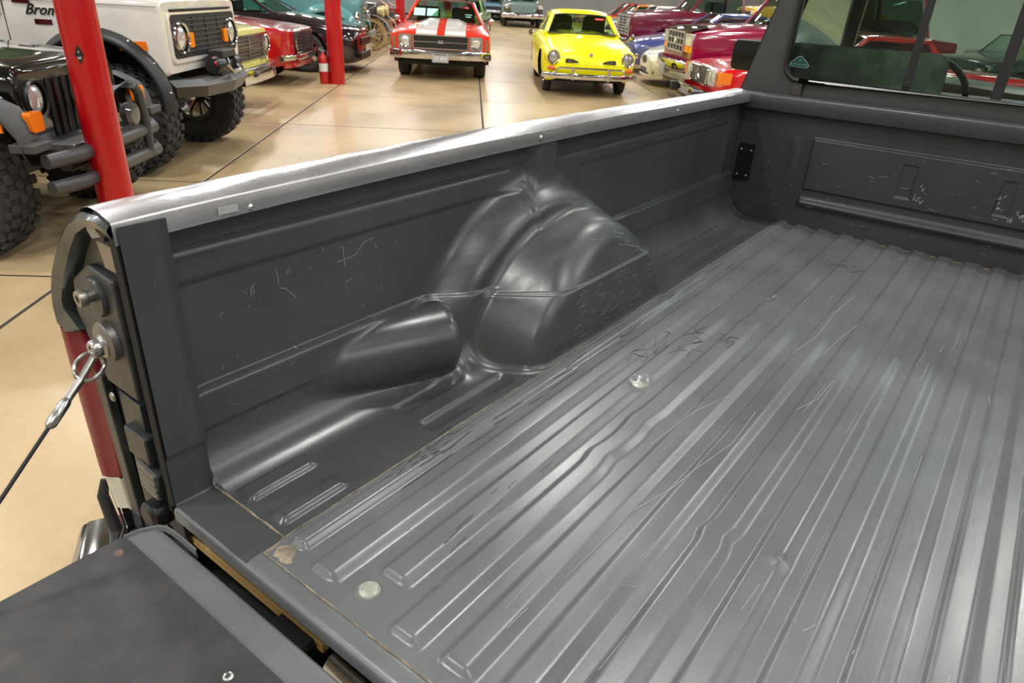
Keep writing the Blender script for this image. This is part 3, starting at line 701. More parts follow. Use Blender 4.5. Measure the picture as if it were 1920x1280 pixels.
# left door mirror
mb = MB(); prism(mb, rrect(-.325, .573, .095, .072, .028, 5), 3.30, 3.35); o = tp(mb.build('door_mirror', mat('mirror_shell', (.012,.012,.012,1), .35))); md = o.modifiers.new('b','BEVEL'); md.width = .008; md.segments = 2
mb = MB(); prism(mb, rrect(-.325, .573, .089, .066, .024, 5), 3.2965, 3.2985); mr = mb.build('mirror_glass', mat('mirror_dark_tint', (.07,.075,.075,1), .03, 1), o)  # darkened tint stands in for a dim reflection in the glass
mb = MB(); mb.tube([(-.25,3.33,.54),(-.12,3.5,.50)], .02, 8); mb.build('mirror_arm', BLACK, o, True)
# ---- wear: thin paint scratches and marks lying on the metal ----
def ribbon(mb, pts, w):
    pts = [Vector(p) for p in pts]
    nrm = Vector((0,0,1))
    for a, b in zip(pts[:-1], pts[1:]):
        d = (b-a)
        if d.length < 1e-6: continue
        s = d.cross(nrm).normalized()*w/2; mb.add([a-s, b-s*.8, b+s*.8, a+s], [(0,1,2,3)])
def fz(x, y): return float(floor_z(np.array([x]), np.array([y]))[0])+.0016
def fpath(pts, w, mb, st=.012):
    q = []
    for a, b in zip(pts[:-1], pts[1:]):
        m = max(1, int(math.hypot(b[0]-a[0], b[1]-a[1])/st))
        for k in range(m): x = a[0]+(b[0]-a[0])*k/m; y = a[1]+(b[1]-a[1])*k/m; q.append((x, y, fz(x, y)+.0003))
    q.append((*pts[-1], fz(*pts[-1])+.0003)); ribbon(mb, q, w)
SCR = mat('bare_scratch', (.34,.36,.36,1), .5); MARK = mat('black_marker', (.055,.062,.062,1), .45)
mb = MB()
for _ in range(110):
    x = random.uniform(.26, 1.40); y = random.uniform(.15, 2.4); L = random.uniform(.02,.22)*(.4+.6*random.random()); dxx = random.uniform(-.008,.008)
    fpath([(x,y),(x+dxx*.5,y+L*.5),(x+dxx,min(2.45,y+L))], random.uniform(.0004,.0010), mb)
for _ in range(36):
    x = random.uniform(.26, 1.40); y = random.uniform(.1, 2.4); a = random.uniform(0,2*PI); L = random.uniform(.006,.03)
    fpath([(x,y),(x+L*math.cos(a),y+L*math.sin(a))], random.uniform(.0005,.0014), mb, .006)
for pts in ([(.63,1.30),(.65,1.45),(.645,1.65),(.66,1.85)], [(.72,1.02),(.745,1.1),(.75,1.22)], [(.60,.50),(.63,.62),(.66,.80),(.655,.95)], [(.53,.70),(.55,.85),(.585,.98)], [(.69,1.35),(.70,1.5),(.715,1.62)]):
    fpath(pts, .0012, mb)
o = tp(mb.build('floor_scratches', SCR)); o['kind'] = 'stuff'; bpy_floor_scr = o
mb = MB()
for _ in range(20):
    x = random.uniform(.235,.262); y = random.uniform(.2,1.9); L = random.uniform(.03,.14); fpath([(x,y),(x+random.uniform(-.006,.006),y+L)], random.uniform(.0015,.004), mb)
for x, y in ((.33,1.02),(.35,1.10),(.37,1.20),(.42,1.12),(.46,1.22)):
    for _ in range(6):
        a = x+random.uniform(-.03,.03); b = y+random.uniform(-.06,.06); fpath([(a,b),(a+random.uniform(-.012,.02),b+random.uniform(.01,.05)),(a+random.uniform(-.02,.03),b+random.uniform(.02,.07))], random.uniform(.0012,.003), mb)
for _ in range(7):
    a = .52+random.uniform(-.05,.06); b = 2.12+random.uniform(-.03,.03); fpath([(a,b),(a+.03,b+random.uniform(-.03,.02)),(a+.06,b+random.uniform(-.02,.05))], random.uniform(.0015,.0035), mb)
for _ in range(24):
    a = .215+random.gauss(0,.014); b = .36+random.gauss(0,.045); fpath([(a,b),(a+random.uniform(-.004,.004),b+random.uniform(.01,.04))], random.uniform(.001,.0035), mb)
for _ in range(8):
    a = .405+random.gauss(0,.012); b = .30+random.gauss(0,.10); fpath([(a,b),(a+random.uniform(-.003,.003),b+random.uniform(.02,.05))], random.uniform(.001,.003), mb)
o = tp(mb.build('black_marks', MARK)); o['kind'] = 'stuff'
mb = MB()
def wpath(pts, w):
    q = []
    for (y, z) in pts:
        lo, hi = -.1, .5
        tcur = hi
        for _ in range(60): tcur -= float(sd(np.array([tcur]), np.array([y]), np.array([z]))[0])*.6
        q.append(Vector((tcur+.0006, y, z)))
    for a, b in zip(q[:-1], q[1:]):
        s = (b-a).cross(Vector((1,0,0))).normalized()*w/2; mb.add([a-s,b-s,b+s,a+s],[(0,1,2,3)])
for _ in range(26):
    y = random.uniform(.1,.75); z = random.uniform(.12,.36); a = random.uniform(-1.2,1.2)+PI/2; L = random.uniform(.004,.016); wpath([(y,z),(y+L*math.cos(a),z+L*math.sin(a))], random.uniform(.0005,.001))
for p in ([(.215,.32),(.215,.302)],[(.219,.322),(.22,.304)],[(.268,.338),(.272,.32),(.27,.308)],[(.27,.302),(.285,.296),(.305,.272)],[(.29,.333),(.291,.322)],[(.296,.334),(.297,.322)],[(.42,.345),(.423,.30)],[(.405,.315),(.45,.318),(.475,.34),(.50,.342)],[(.42,.268),(.44,.272)]): wpath(p, .0010)
for _ in range(70):                        # scuffs on the wheelhouse shoulder
    y = random.uniform(.93,1.34); z = random.uniform(.02,.20); L = random.uniform(.008,.04); wpath([(y,z),(y+L,z+random.uniform(-.006,.016))], random.uniform(.0005,.0012))
for _ in range(30):
    t = random.uniform(0,1); y = 1.0+.35*t+random.uniform(-.02,.02); z = .27-.13*t**2+random.uniform(-.02,.02); L = random.uniform(.01,.05); wpath([(y,z),(y+L*.8,z-L*.5*t)], random.uniform(.0005,.0011))
o = tp(mb.build('side_scratches', SCR)); o['kind'] = 'stuff'
mb = MB()
def fpr(pts, w):
    q = [Vector((x, float(front_y(np.array([x]),np.array([z]))[0])-.0006, z)) for x, z in pts]
    for a, b in zip(q[:-1], q[1:]):
        s = (b-a).cross(Vector((0,1,0))).normalized()*w/2; mb.add([a-s,b-s,b+s,a+s],[(0,1,2,3)])
for _ in range(46):
    x = random.uniform(.05,1.2); z = random.uniform(.04,.4); L = random.uniform(.005,.03); a = random.uniform(-.4,.4); fpr([(x,z),(x+L*math.cos(a),z+L*math.sin(a))], random.uniform(.0006,.0014))
for cx, cz in ((.68,.235),(.665,.20),(.68,.19),(.92,.255),(.93,.215),(.99,.205),(.97,.18),(1.0,.19)):
    for _ in range(5): x = cx+random.uniform(-.01,.01); z = cz+random.uniform(-.012,.012); fpr([(x,z),(x+random.uniform(-.003,.009),z+random.uniform(.004,.014))], random.uniform(.0015,.0035))
o = tp(mb.build('panel_scratches', SCR)); o['kind'] = 'stuff'
# ---------------- cars ----------------
def hermite(ts, vals, t):                  # monotone-ish smooth interpolation of rows
    ts = np.array(ts); vals = np.array(vals, float); d = np.diff(vals, axis=0)/np.diff(ts)[:,None]
    m = np.zeros_like(vals); m[0] = d[0]; m[-1] = d[-1]
    for i in range(1, len(ts)-1):
        a, b = d[i-1], d[i]; m[i] = np.where(a*b > 0, 2*a*b/np.where(np.abs(a+b) < 1e-9, 1, a+b), 0)
    i = np.clip(np.searchsorted(ts, t)-1, 0, len(ts)-2); h = (ts[i+1]-ts[i]); u = ((t-ts[i])/h)[:,None]; hh = h[:,None]
    return (2*u**3-3*u**2+1)*vals[i] + (u**3-2*u**2+u)*hh*m[i] + (-2*u**3+3*u**2)*vals[i+1] + (u**3-u**2)*hh*m[i+1]
def section(r, crown=.0, dip=0):           # r = wl, wm, ws, zb, zm, zs, zt
    wl, wm, ws, zb, zm, zs, zt = r
    P = [(wl*.96, zb), (wl, zb+.02), ((wl+wm)/2+(wm-wl)*.25, (zb+zm)/2), (wm, zm), (wm-.1*(wm-ws), zm+(zs-zm)*.55), (ws+.35*(wm-ws), zs-.02),
         (ws, zs), (ws*.93, zs+(zt-zs)*.35), (ws*.72, zs+(zt-zs)*(.72-dip)), (ws*.4, zt-.003), (0, zt)]
    P = np.array(P); t = np.arange(len(P)); tt = np.linspace(0, len(P)-1, 33)
    return hermite(t, P, tt)
class Car:
    def __init__(s, name, pos, ang, label, cat, paint, group=None, scale=1.0, kind=None):
        s.root = empty(name, (pos[0], pos[1], GZ), math.radians(ang)-PI/2); s.root.scale = (scale,)*3
        tag(s.root, label, cat, group); s.paint = paint
    def body(s, rows, arches=(), ny=90, dip=0, name='body', closed=True, matl=None):
        ys = np.array([r[0] for r in rows]); vals = [r[1:] for r in rows]
        tsn = -ys; t = np.unique(np.concatenate([np.linspace(tsn[0], tsn[-1], ny), tsn])); R = hermite(tsn, vals, t)
        A = []
        for k, r in zip(t, R):
            h = section(r, dip=dip); full = np.concatenate([h, [(-x, z) for x, z in h[::-1][1:]]])
            A.append([(x, -k, z) for x, z in full])
        A = np.array(A); na, nb, _ = A.shape
        inside = lambda p: any(math.hypot(p[1]-yc, p[2]-zc) < Ra and abs(p[0]) > .3 for yc, zc, Ra in arches)
        keepm = np.ones((na-1, nb-1), bool)
        for i in range(na-1):
            for j in range(nb-1):
                c = A[i:i+2, j:j+2].mean((0,1)); keepm[i,j] = not inside(c)
        for i in range(na):                # pull rim vertices onto the arch circle
            for j in range(nb):
                for yc, zc, Ra in arches:
                    d = math.hypot(A[i,j,1]-yc, A[i,j,2]-zc)
                    if abs(A[i,j,0]) > .3 and Ra*.86 < d < Ra*1.09 and A[i,j,2] > zc*.6:
                        A[i,j,1] = yc+(A[i,j,1]-yc)*Ra/d; A[i,j,2] = zc+(A[i,j,2]-zc)*Ra/d
        o = grid(name, A, matl or s.paint, s.root, flip=False, keep=lambda i, j: keepm[i,j])
        bm = bmesh.new(); bm.from_mesh(o.data); bm.verts.ensure_lookup_table()
        if closed:
            for e in (0, na-1):
                for j in range(nb//2):
                    q = [e*nb+j, e*nb+j+1, e*nb+nb-2-j, e*nb+nb-1-j]
                    q2 = list(dict.fromkeys(q))
                    if len(q2) >= 3:
                        try: f = bm.faces.new([bm.verts[k] for k in q2]); f.smooth = False
                        except ValueError: pass
        bmesh.ops.recalc_face_normals(bm, faces=bm.faces); bm.to_mesh(o.data); bm.free()
        try: o.data.set_sharp_from_angle(angle=math.radians(42))
        except Exception: pass
        for yc, zc, Ra in arches:
            for sx in (-1, 1):
                w = float(np.interp(-yc, tsn, [v[1] for v in vals]))
                zb0 = float(np.interp(-yc, tsn, [v[3] for v in vals])); rows_ = []
                for a in np.linspace(-.15, PI+.15, 22):
                    yy_, zz_ = yc+Ra*math.cos(a), max(zb0, zc+Ra*math.sin(a)); rows_.append([(sx*(w-.03), yy_, zz_), (sx*(w-.42), yy_, zz_), (sx*(w-.42), yc, min(zz_, zc+.05))])
                grid('wheel_well', np.array(rows_), DARK, s.root, smooth=False)
        mb = MB(); L = -ys[-1]; mb.box((0, -L/2-.5, .32), (.9, L*.7, .14)); mb.build('underbody', DARK, s.root)
        s.A = A; return o
    def part(s, name, mb, m, smooth=False, parent=None, label=None):
        o = mb.build(name, m, parent or s.root, smooth)
        if label: o['label'] = label
        return o
    def box(s, name, c, d, m, rot=None, parent=None):
        mb = MB(); mb.box(c, d, rot); return s.part(name, mb, m, False, parent)
    def wheel(s, x, y, R, w, style='steel', rim=.62, steer=0):
        key = (R, w, style, rim)
        if key not in WCACHE:
            t = MB(); rr = R*rim; n = 44
            t.lathe([(rr,-w*.42),(rr+.02,-w*.48),(R*.86,-w*.5),(R*.965,-w*.44),(R,-w*.33),(R,w*.33),(R*.965,w*.44),(R*.86,w*.5),(rr+.02,w*.48),(rr,w*.42)], (0,0,0), 'x', n)
            if style in ('offroad', 'offroad_alloy'):
                for k in range(30):
                    a = 2*PI*k/30
                    for q, off in ((-.40,0),(-.14,.5),(.14,0),(.40,.5)):
                        an = a+off*2*PI/30; Rm = Matrix.Rotation(an, 3, 'X')
                        t.box(Rm @ Vector((q*w, 0, R+.003)), (w*.21, R*.125, .022), Rm)
                    for sx in (-1,1):
                        Rm = Matrix.Rotation(a, 3, 'X'); t.box(Rm @ Vector((sx*w*.49, 0, R*.93)), (.016, R*.11, R*.10), Rm)
            r = MB(); m = ALU
            face = w*.36
            if style in ('steel', 'hubcap'):
                r.lathe([(0,face),(rr*.3,face),(rr*.45,face-.02),(rr*.8,face-.03),(rr*.92,face+.005),(rr*1.02,face+.01),(rr*1.02,-face)], (0,0,0), 'x', 28); m = CHROME
            elif style == 'spoke5':
                r.lathe([(rr*.86,face-.03),(rr*.9,face+.01),(rr*1.02,face+.012),(rr*1.02,-face),(rr*.9,-face),(rr*.86,face-.03)], (0,0,0), 'x', 36)
                r.lathe([(0,face),(rr*.2,face),(rr*.22,face-.04)], (0,0,0), 'x', 20)
                for k in range(5):
                    Rm = Matrix.Rotation(2*PI*k/5, 3, 'X')
                    r.box(Rm @ Vector((face-.015, 0, rr*.55)), (.03, rr*.26, rr*.78), Rm)
            else:
                r.lathe([(rr*.8,face-.06),(rr*.86,face),(rr*1.02,face+.012),(rr*1.02,-face),(rr*.8,-face),(rr*.8,face-.06)], (0,0,0), 'x', 32); r.lathe([(0,face-.03),(rr*.25,face-.03),(rr*.3,face-.08)], (0,0,0), 'x', 16)
                for k in range(10):
                    Rm = Matrix.Rotation(2*PI*k/10, 3, 'X'); r.box(Rm @ Vector((face-.06, 0, rr*.5)), (.03, rr*.12, rr*.7), Rm)
                m = mat('dark_alloy', (.10,.10,.10,1), .3, .9)
            bm = MB(); bm.lathe([(0,-face+.02),(rr*.95,-face+.02)], (0,0,0), 'x', 20)
            o1 = t.build('tyre', RUB, None, False); o2 = r.build('rim', m, None, True); 
            WCACHE[key] = (o1.data, o2.data); bpy.data.objects.remove(o1); bpy.data.objects.remove(o2)
        a, b = WCACHE[key]
        o = link('wheel', a, None, s.root); o.location = (x, y, R); o.rotation_euler = (0,0,(0 if x > 0 else PI)+steer)
        for p in a.polygons: p.use_smooth = style not in ('offroad','offroad_alloy')
        q = link('rim', b, None, o)
        return o
    def wheels(s, tr, yf, yr, R, w, style='steel', rim=.62, steer=0):
        for x in (-tr, tr): s.wheel(x, yf, R, w, style, rim, steer); s.wheel(x, yr, R, w, style, rim)
    def headlight(s, x, y, z, r, rim=CHROME, dep=.03, lens=LENS):
        mb = MB(); mb.lathe([(r*1.22,-dep*1.2),(r*1.26,0),(r*1.15,dep*.7),(r*1.0,dep*.5)], (x,y,z), 'y', 28)
        o = s.part('headlight', mb, rim, True)
        mb = MB(); mb.lathe([(0,dep*.6),(r*.5,dep*.5),(r*.85,dep*.2),(r*1.02,-.004)], (x,y,z), 'y', 28); l = mb.build('lens', lens, o, True); return o
    def greenhouse(s, zb, y0, y1, y2, y3, wb, wt, zr, paint=None, pil=.035, glassm=None, bpillar=None, trim=True, rise=.018):
        g = glassm or GLASS; pm = paint or s.paint
        F0, F1, R1, R0 = (y0, wb, zb), (y1, wt, zr), (y2, wt, zr), (y3, wb*.97, zb)
        bow = .10
        A = []
        for t in np.linspace(0, 1, 9):
            row = []
            for q in np.linspace(-1, 1, 13):
                y = y1+(y2-y1)*t; row.append((q*wt, y + (bow*.5*(1-q*q))*(1-t)*1.0, zr + .035*(1-q**4)*1 + rise*math.sin(PI*min(1,t*1.2+.0)*.83)))
            A.append(row)
        grid('roof', np.array(A), pm, s.root, flip=False)
        ws = []
        for t in np.linspace(0, 1, 6):
            row = []
            for q in np.linspace(-1, 1, 13):
                w = wb+(wt-wb)*t; y = y0+(y1-y0)*t; row.append((q*(w-.01), y + bow*(1-q*q)*(1-t*.5), zb+(zr+.03*(1-q**4)-zb)*t))
            ws.append(row)
        grid('windshield', np.array(ws), g, s.root, flip=False)
        if trim:
            bd = [ws[0][k] for k in range(13)] + [ws[k][12] for k in range(6)] + [ws[5][k] for k in range(12,-1,-1)] + [ws[k][0] for k in range(5,-1,-1)]
            mb = MB(); mb.tube([Vector(p)+Vector((0,.006,.004)) for p in bd], .012, 6, False); s.part('windshield_trim', mb, CHROME if trim is True else trim, True)
        rs = []
        for t in np.linspace(0, 1, 4):
            row = []
            for q in np.linspace(-1, 1, 9): w = wb*.97+(wt-wb*.97)*t; row.append((q*(w-.02), y3+(y2-y3)*t - .05*(1-q*q)*(1-t), zb+(zr-zb)*t))
            rs.append(row)
        grid('rear_glass', np.array(rs), g, s.root)
        for sx in (-1, 1):
            mb = MB(); mb.add([(sx*(wb-.01), y0-.05, zb), (sx*(wt-.005), y1-.03, zr), (sx*(wt-.005), y2, zr), (sx*(wb*.97-.01), y3, zb)], [(0,1,2,3)]); s.part('side_window', mb, g)
            mb = MB(); mb.tube([(sx*wb, y0, zb-.02), (sx*wt, y1, zr+.005)], pil, 8, True, (1,.7,.6)); s.part('windshield_pillar', mb, pm, True)
            mb = MB(); mb.tube([(sx*wt, y1+.02, zr+.004), (sx*wt, y2-.02, zr+.004)], pil, 8, True, (.8,.8,.6)); s.part('roof_rail', mb, pm, True)
            mb = MB(); mb.add([(sx*wt, y2+.02, zr), (sx*wt, y2-.04, zr), (sx*wb*.97, y3-.02, zb), (sx*wb*.97, y3+.28*(y2-y3)/.6 if True else 0, zb)], [(0,1,2,3)]); s.part('rear_pillar', mb, pm)
            if bpillar: mb = MB(); mb.tube([(sx*(wb-.005), bpillar, zb), (sx*wt, bpillar+.04, zr)], pil*.8, 6, True); s.part('door_pillar', mb, pm, True)
        mb = MB(); mb.box((0, (y0+y3)/2, zb-.05), (wb*1.7, abs(y3-y0)*.85, .12)); 
        s.part('interior', mb, mat('cabin_shade', (.015,.015,.016,1), .8))  # near-black slab puts the cabin's shade into its colour
        for sx in (-1, 1):
            mb = MB(); rr = rrect(sx*wb*.48, zb+.09, wb*.32, .19, .08, 4); prism(mb, rr, y1-.35, y1-.48); s.part('seat', mb, mat('seat_dark', (.03,.03,.032,1), .7))
        mb = MB(); mb.tube([(wb*.45+.17*math.cos(a), y0-.32, zb+.02+.13*math.sin(a)) for a in np.linspace(0, 2*PI, 20)], .012, 6, False); s.part('steering_wheel', mb, BLACK, True)
WCACHE = {}
def bar(pts, h, d, e=.4, n=12):            # swept bar with a squarish section: half-height h, half-depth d
    mb = MB(); mb.tube(pts, 1, n, True, (d, h, e)); return mb
def arc(w, y0, sweep, z, n=15, p=2.5):     # plan-view curve of a bumper
    return [(x*w, y0 - sweep*abs(x)**p, z) for x in np.linspace(-1, 1, n)]
WHITE = carpaint('white_paint', srgb(226,222,214), .25); YEL = carpaint('yellow_paint', srgb(255,244,0), .3, .5)
def stripe_paint():
    m = carpaint('orange_red_paint', srgb(236,44,12), .25); n, l, b = nodes(m)
    tc = add(n, 'ShaderNodeTexCoord'); sp = add(n, 'ShaderNodeSeparateXYZ'); l.new(tc.outputs['Object'], sp.inputs[0])
    ax = mathn(n, l, 'ABSOLUTE', sp.outputs['X']); f = mathn(n, l, 'MULTIPLY', mathn(n, l, 'GREATER_THAN', ax, .075), mathn(n, l, 'LESS_THAN', ax, .47))
    f = mathn(n, l, 'MULTIPLY', f, mathn(n, l, 'GREATER_THAN', sp.outputs['Z'], .80))
    f = mathn(n, l, 'MULTIPLY', f, mathn(n, l, 'LESS_THAN', sp.outputs['Z'], 1.2))
    c = mixc(n, l, f, srgb(236,44,12), srgb(238,234,226)); l.new(c, b.inputs['Base Color']); return m
SHEET = mat('price_sheet', srgb(176,232,206), .6); TAGR = mat('red_tag', srgb(222,60,70), .6)
# --- yellow coupe ---
def ghia():
    c = Car('yellow_coupe', (-5.52,10.46), -51, 'bright yellow rounded vintage coupe with twin small nose grilles in the aisle', 'car', YEL, scale=1.02); c.root.scale = (1.02,1.02,1.05)
    rows = [(0,.36,.50,.38,.36,.46,.56,.58),(-.04,.52,.64,.52,.30,.46,.60,.64),(-.14,.64,.74,.64,.25,.46,.66,.71),(-.35,.72,.79,.70,.22,.47,.735,.78),(-.8,.76,.81,.70,.20,.5,.79,.85),
            (-1.3,.78,.815,.70,.20,.52,.82,.89),(-1.7,.79,.82,.72,.20,.54,.85,.93),(-2.6,.80,.82,.74,.20,.54,.86,.93),(-3.3,.78,.81,.70,.24,.54,.84,.90),(-3.9,.66,.72,.56,.32,.52,.74,.78),(-4.1,.5,.58,.45,.42,.5,.62,.66)]
    c.body(rows, [(-.80,.31,.37),(-3.2,.31,.37)], dip=.25)
    c.greenhouse(.90,-1.50,-1.96,-2.75,-3.45,.67,.53,1.17, pil=.045, rise=.075, trim=mat('black_seal', (.015,.015,.015,1), .5))
    c.wheels(.66,-.80,-3.2,.31,.15,'steel',.62)
    for sx in (-1,1):
        mb = MB(); mb.lathe([(.150,-.22),(.142,-.06),(.122,.02),(.10,.03)], (sx*.625,-.06,.60), 'y', 26); c.part('headlight_pod', mb, YEL, True)
        c.headlight(sx*.625,-.035,.60,.09,CHROME,.035, mat('old_lens', (.45,.46,.46,1), .1, .6, .5))
        mb = MB(); P = [(sx*.20,.535),(sx*.215,.555),(sx*.30,.585),(sx*.405,.592),(sx*.425,.57),(sx*.425,.535),(sx*.41,.527)]
        prism(mb, P, -.03, .012); g = c.part('nose_grille', mb, mat('grille_dark', (.02,.02,.02,1), .5))
        for k in range(4): mb = MB(); z = .538+k*.013; w = .10-.012*k; mb.tube([(sx*(.415-2*w),.016,z),(sx*.418,.006,z)], .0045, 6); mb.build('grille_bar', CHROME, g, True)
        mb = MB(); mb.lathe([(0,.03),(.03,.025),(.045,.01),(.05,-.02)], (0,0,0), 'y', 18, None); o = c.part('turn_signal', mb, mat('orange_lens', (.62,.12,.01,1), .2, 0, .5), True)
        o.location = (sx*.665, .02, .44); o.scale = (1.55, 1, .75); o.rotation_euler = (0,0,-sx*.5)
        c.box('overrider', (sx*.30,.125,.375), (.045,.05,.20), CHROME)
        mb = MB(); mb.tube([(sx*.30,.10,.455),(sx*.52,.08,.455),(sx*.60,.06,.39)], .016, 8); c.part('towel_bar', mb, CHROME, True)
        mb = MB(); mb.tube([(sx*.86,-1.55,.80),(sx*.93,-1.5,.86)], .008, 6); mb.lathe([(0,0),(.05,.005),(.055,.02),(.03,.04)], (sx*.94,-1.5,.88), 'y', 14); c.part('door_mirror', mb, CHROME, True)
    mb = MB(); mb.tube([(-.30,.10,.455),(0,.105,.455),(.30,.10,.455)], .016, 8); c.part('towel_bar', mb, CHROME, True)
    c.part('bumper', bar(arc(.80,.105,.20,.33,17,3), .045, .022), CHROME, True)
    mb = MB(); mb.lathe([(0,.012),(.028,.01),(.034,.0)], (0,-.03,.655), 'y', 20); o = c.part('emblem', mb, mat('emblem_silver', (.6,.55,.45,1), .3, .8), True)
    mb = MB(); mb.box((0,-.35,.27), (1.2,.3,.10)); c.part('front_apron', mb, DARK)
    mb = MB(); mb.box((.40,-1.83,1.16), (.16,.006,.05), Matrix.Rotation(1.03,3,'X')); o = c.part('windshield_tag', mb, TAGR); o.location = (-.74,0.04,-.02)
    for x in (-.25,.12): mb = MB(); mb.tube([(x,-1.50,.915),(x-.26,-1.53,.955)], .006, 5); c.part('wiper', mb, BLACK)
ghia()
# --- orange muscle car with white stripes ---
def chevelle():
    P = stripe_paint()
    c = Car('muscle_car', (-8.47,9.90), -50, 'orange-red muscle car with two broad white hood stripes in the aisle', 'car', P, scale=.98)
    rows = [(0,.84,.93,.90,.44,.62,.82,.84),(-.05,.87,.95,.92,.42,.62,.845,.87),(-.5,.89,.96,.91,.30,.64,.88,.93),(-1.1,.91,.965,.90,.26,.66,.91,.98),(-1.6,.92,.96,.88,.24,.66,.93,.99),(-3.6,.92,.96,.88,.24,.66,.94,.98),(-4.7,.88,.93,.86,.35,.66,.88,.92),(-4.95,.8,.88,.8,.45,.66,.84,.86)]
    c.body(rows, [(-.88,.34,.41),(-3.75,.34,.41)])
    c.greenhouse(.96,-1.58,-2.22,-3.2,-3.95,.80,.60,1.33, paint=carpaint('orange_red_plain', srgb(236,44,12), .25))
    A = []
    for t in np.linspace(0,1,14):
        y = -.35-1.20*t; h = .012+.07*t; A.append([(q*(.34+.08*t), y, 0) for q in np.linspace(-1.25,1.25,15)])
    A = np.array(A)
    for i in range(A.shape[0]):
        t = i/13; y = A[i,0,1]; zt = float(np.interp(-y, [0,.05,.5,1.1,1.6], [.84,.87,.93,.98,.99]))
        for j in range(15):
            q = -1.25+2.5*j/14; A[i,j,2] = zt - .004 + (.008+.055*t)*(1-float(ss(.7,1.1,np.array(abs(q))))) - .02*max(0,abs(q)-1.1)
    grid('hood_bulge', A, P, c.root, flip=False)
    c.wheels(.76,-.88,-3.75,.345,.235,'spoke5',.58)
    # grille opening
    BLK = mat('grille_black', (.012,.012,.012,1), .4)
    c.box('grille', (0,.004,.685), (1.04,.05,.235), BLK)
    for z, h in ((.80,.018),(.685,.014),(.570,.018)): c.box('grille_bar', (0,.034,z), (1.04,.014,h), CHROME)
    for x in (-.52,.52): c.box('grille_bar', (x,.032,.685), (.014,.014,.235), CHROME)
    t = textmesh('grille_letters', 'SS', .085, mat('letter_silver', (.7,.7,.7,1), .3, .6), c.root, .006); t.rotation_euler = (PI/2,0,PI); t.location = (-.0,.048,.687); t.scale = (1.25,1,1)
    for sx in (-1,1):
        mb = MB(); prism(mb, rrect(sx*.675,.685,.125,.125,.03,4), -.02, .022); c.part('headlight_bezel', mb, mat('bezel_steel', (.42,.40,.36,1), .3, .8))
        c.headlight(sx*.675,.022,.69,.088,CHROME,.03)
        mb = MB(); prism(mb, rrect(sx*.88,.66,.035,.10,.012,3), -.06, .012); c.part('corner_lamp', mb, mat('smoked_amber', (.34,.12,.06,1), .2, 0, .6))
    b = c.part('bumper', bar(arc(.95,.10,.16,.47,17,5), .085, .035, .35), CHROME, True)
    pl = c.box('licence_plate', (0,.145,.415), (.31,.012,.155), mat('plate_grey', (.40,.40,.42,1), .4))
    t = textmesh('plate_text', 'SS 454', .088, mat('plate_white', (.85,.85,.85,1), .5), pl, .002); t.rotation_euler = (PI/2,0,PI); t.location = (0,.1525,.41)
    mb = MB(); mb.box((0,.1525,.478), (.22,.002,.012)); mb.build('plate_band', BLACK, pl)
    c.box('air_dam', (0,-.25,.32), (1.45,.35,.10), DARK)
    for x in (.52,.25):
        mb = MB(); mb.box((0,0,0), (.235,.004,.26)); o = c.part('price_sheet', mb, SHEET); o.location = (x,-1.81,1.145); o.rotation_euler = (math.radians(59),0,0)
    mb = MB(); mb.box((0,0,0), (.17,.004,.05)); o = c.part('windshield_tag', mb, TAGR); o.location = (-.42,-2.03,1.255); o.rotation_euler = (1.03,0,0)
    for z, w in ((1.13,.15),(1.09,.12)): mb = MB(); mb.box((0,0,0), (w,.004,.018)); o = c.part('windshield_label', mb, SHEET); o.location = (-.50,-1.56-(z-.96)*1.73+.04,z); o.rotation_euler = (1.03,0,0)
    for sx in (-1,1): mb = MB(); mb.lathe([(0,0),(.06,.01),(.06,.03),(0,.06)], (sx*.99,-1.75,1.02), 'y', 14); mb.tube([(sx*.93,-1.78,.93),(sx*.99,-1.77,1.0)], .01, 6); c.part('door_mirror', mb, CHROME, True)
chevelle()
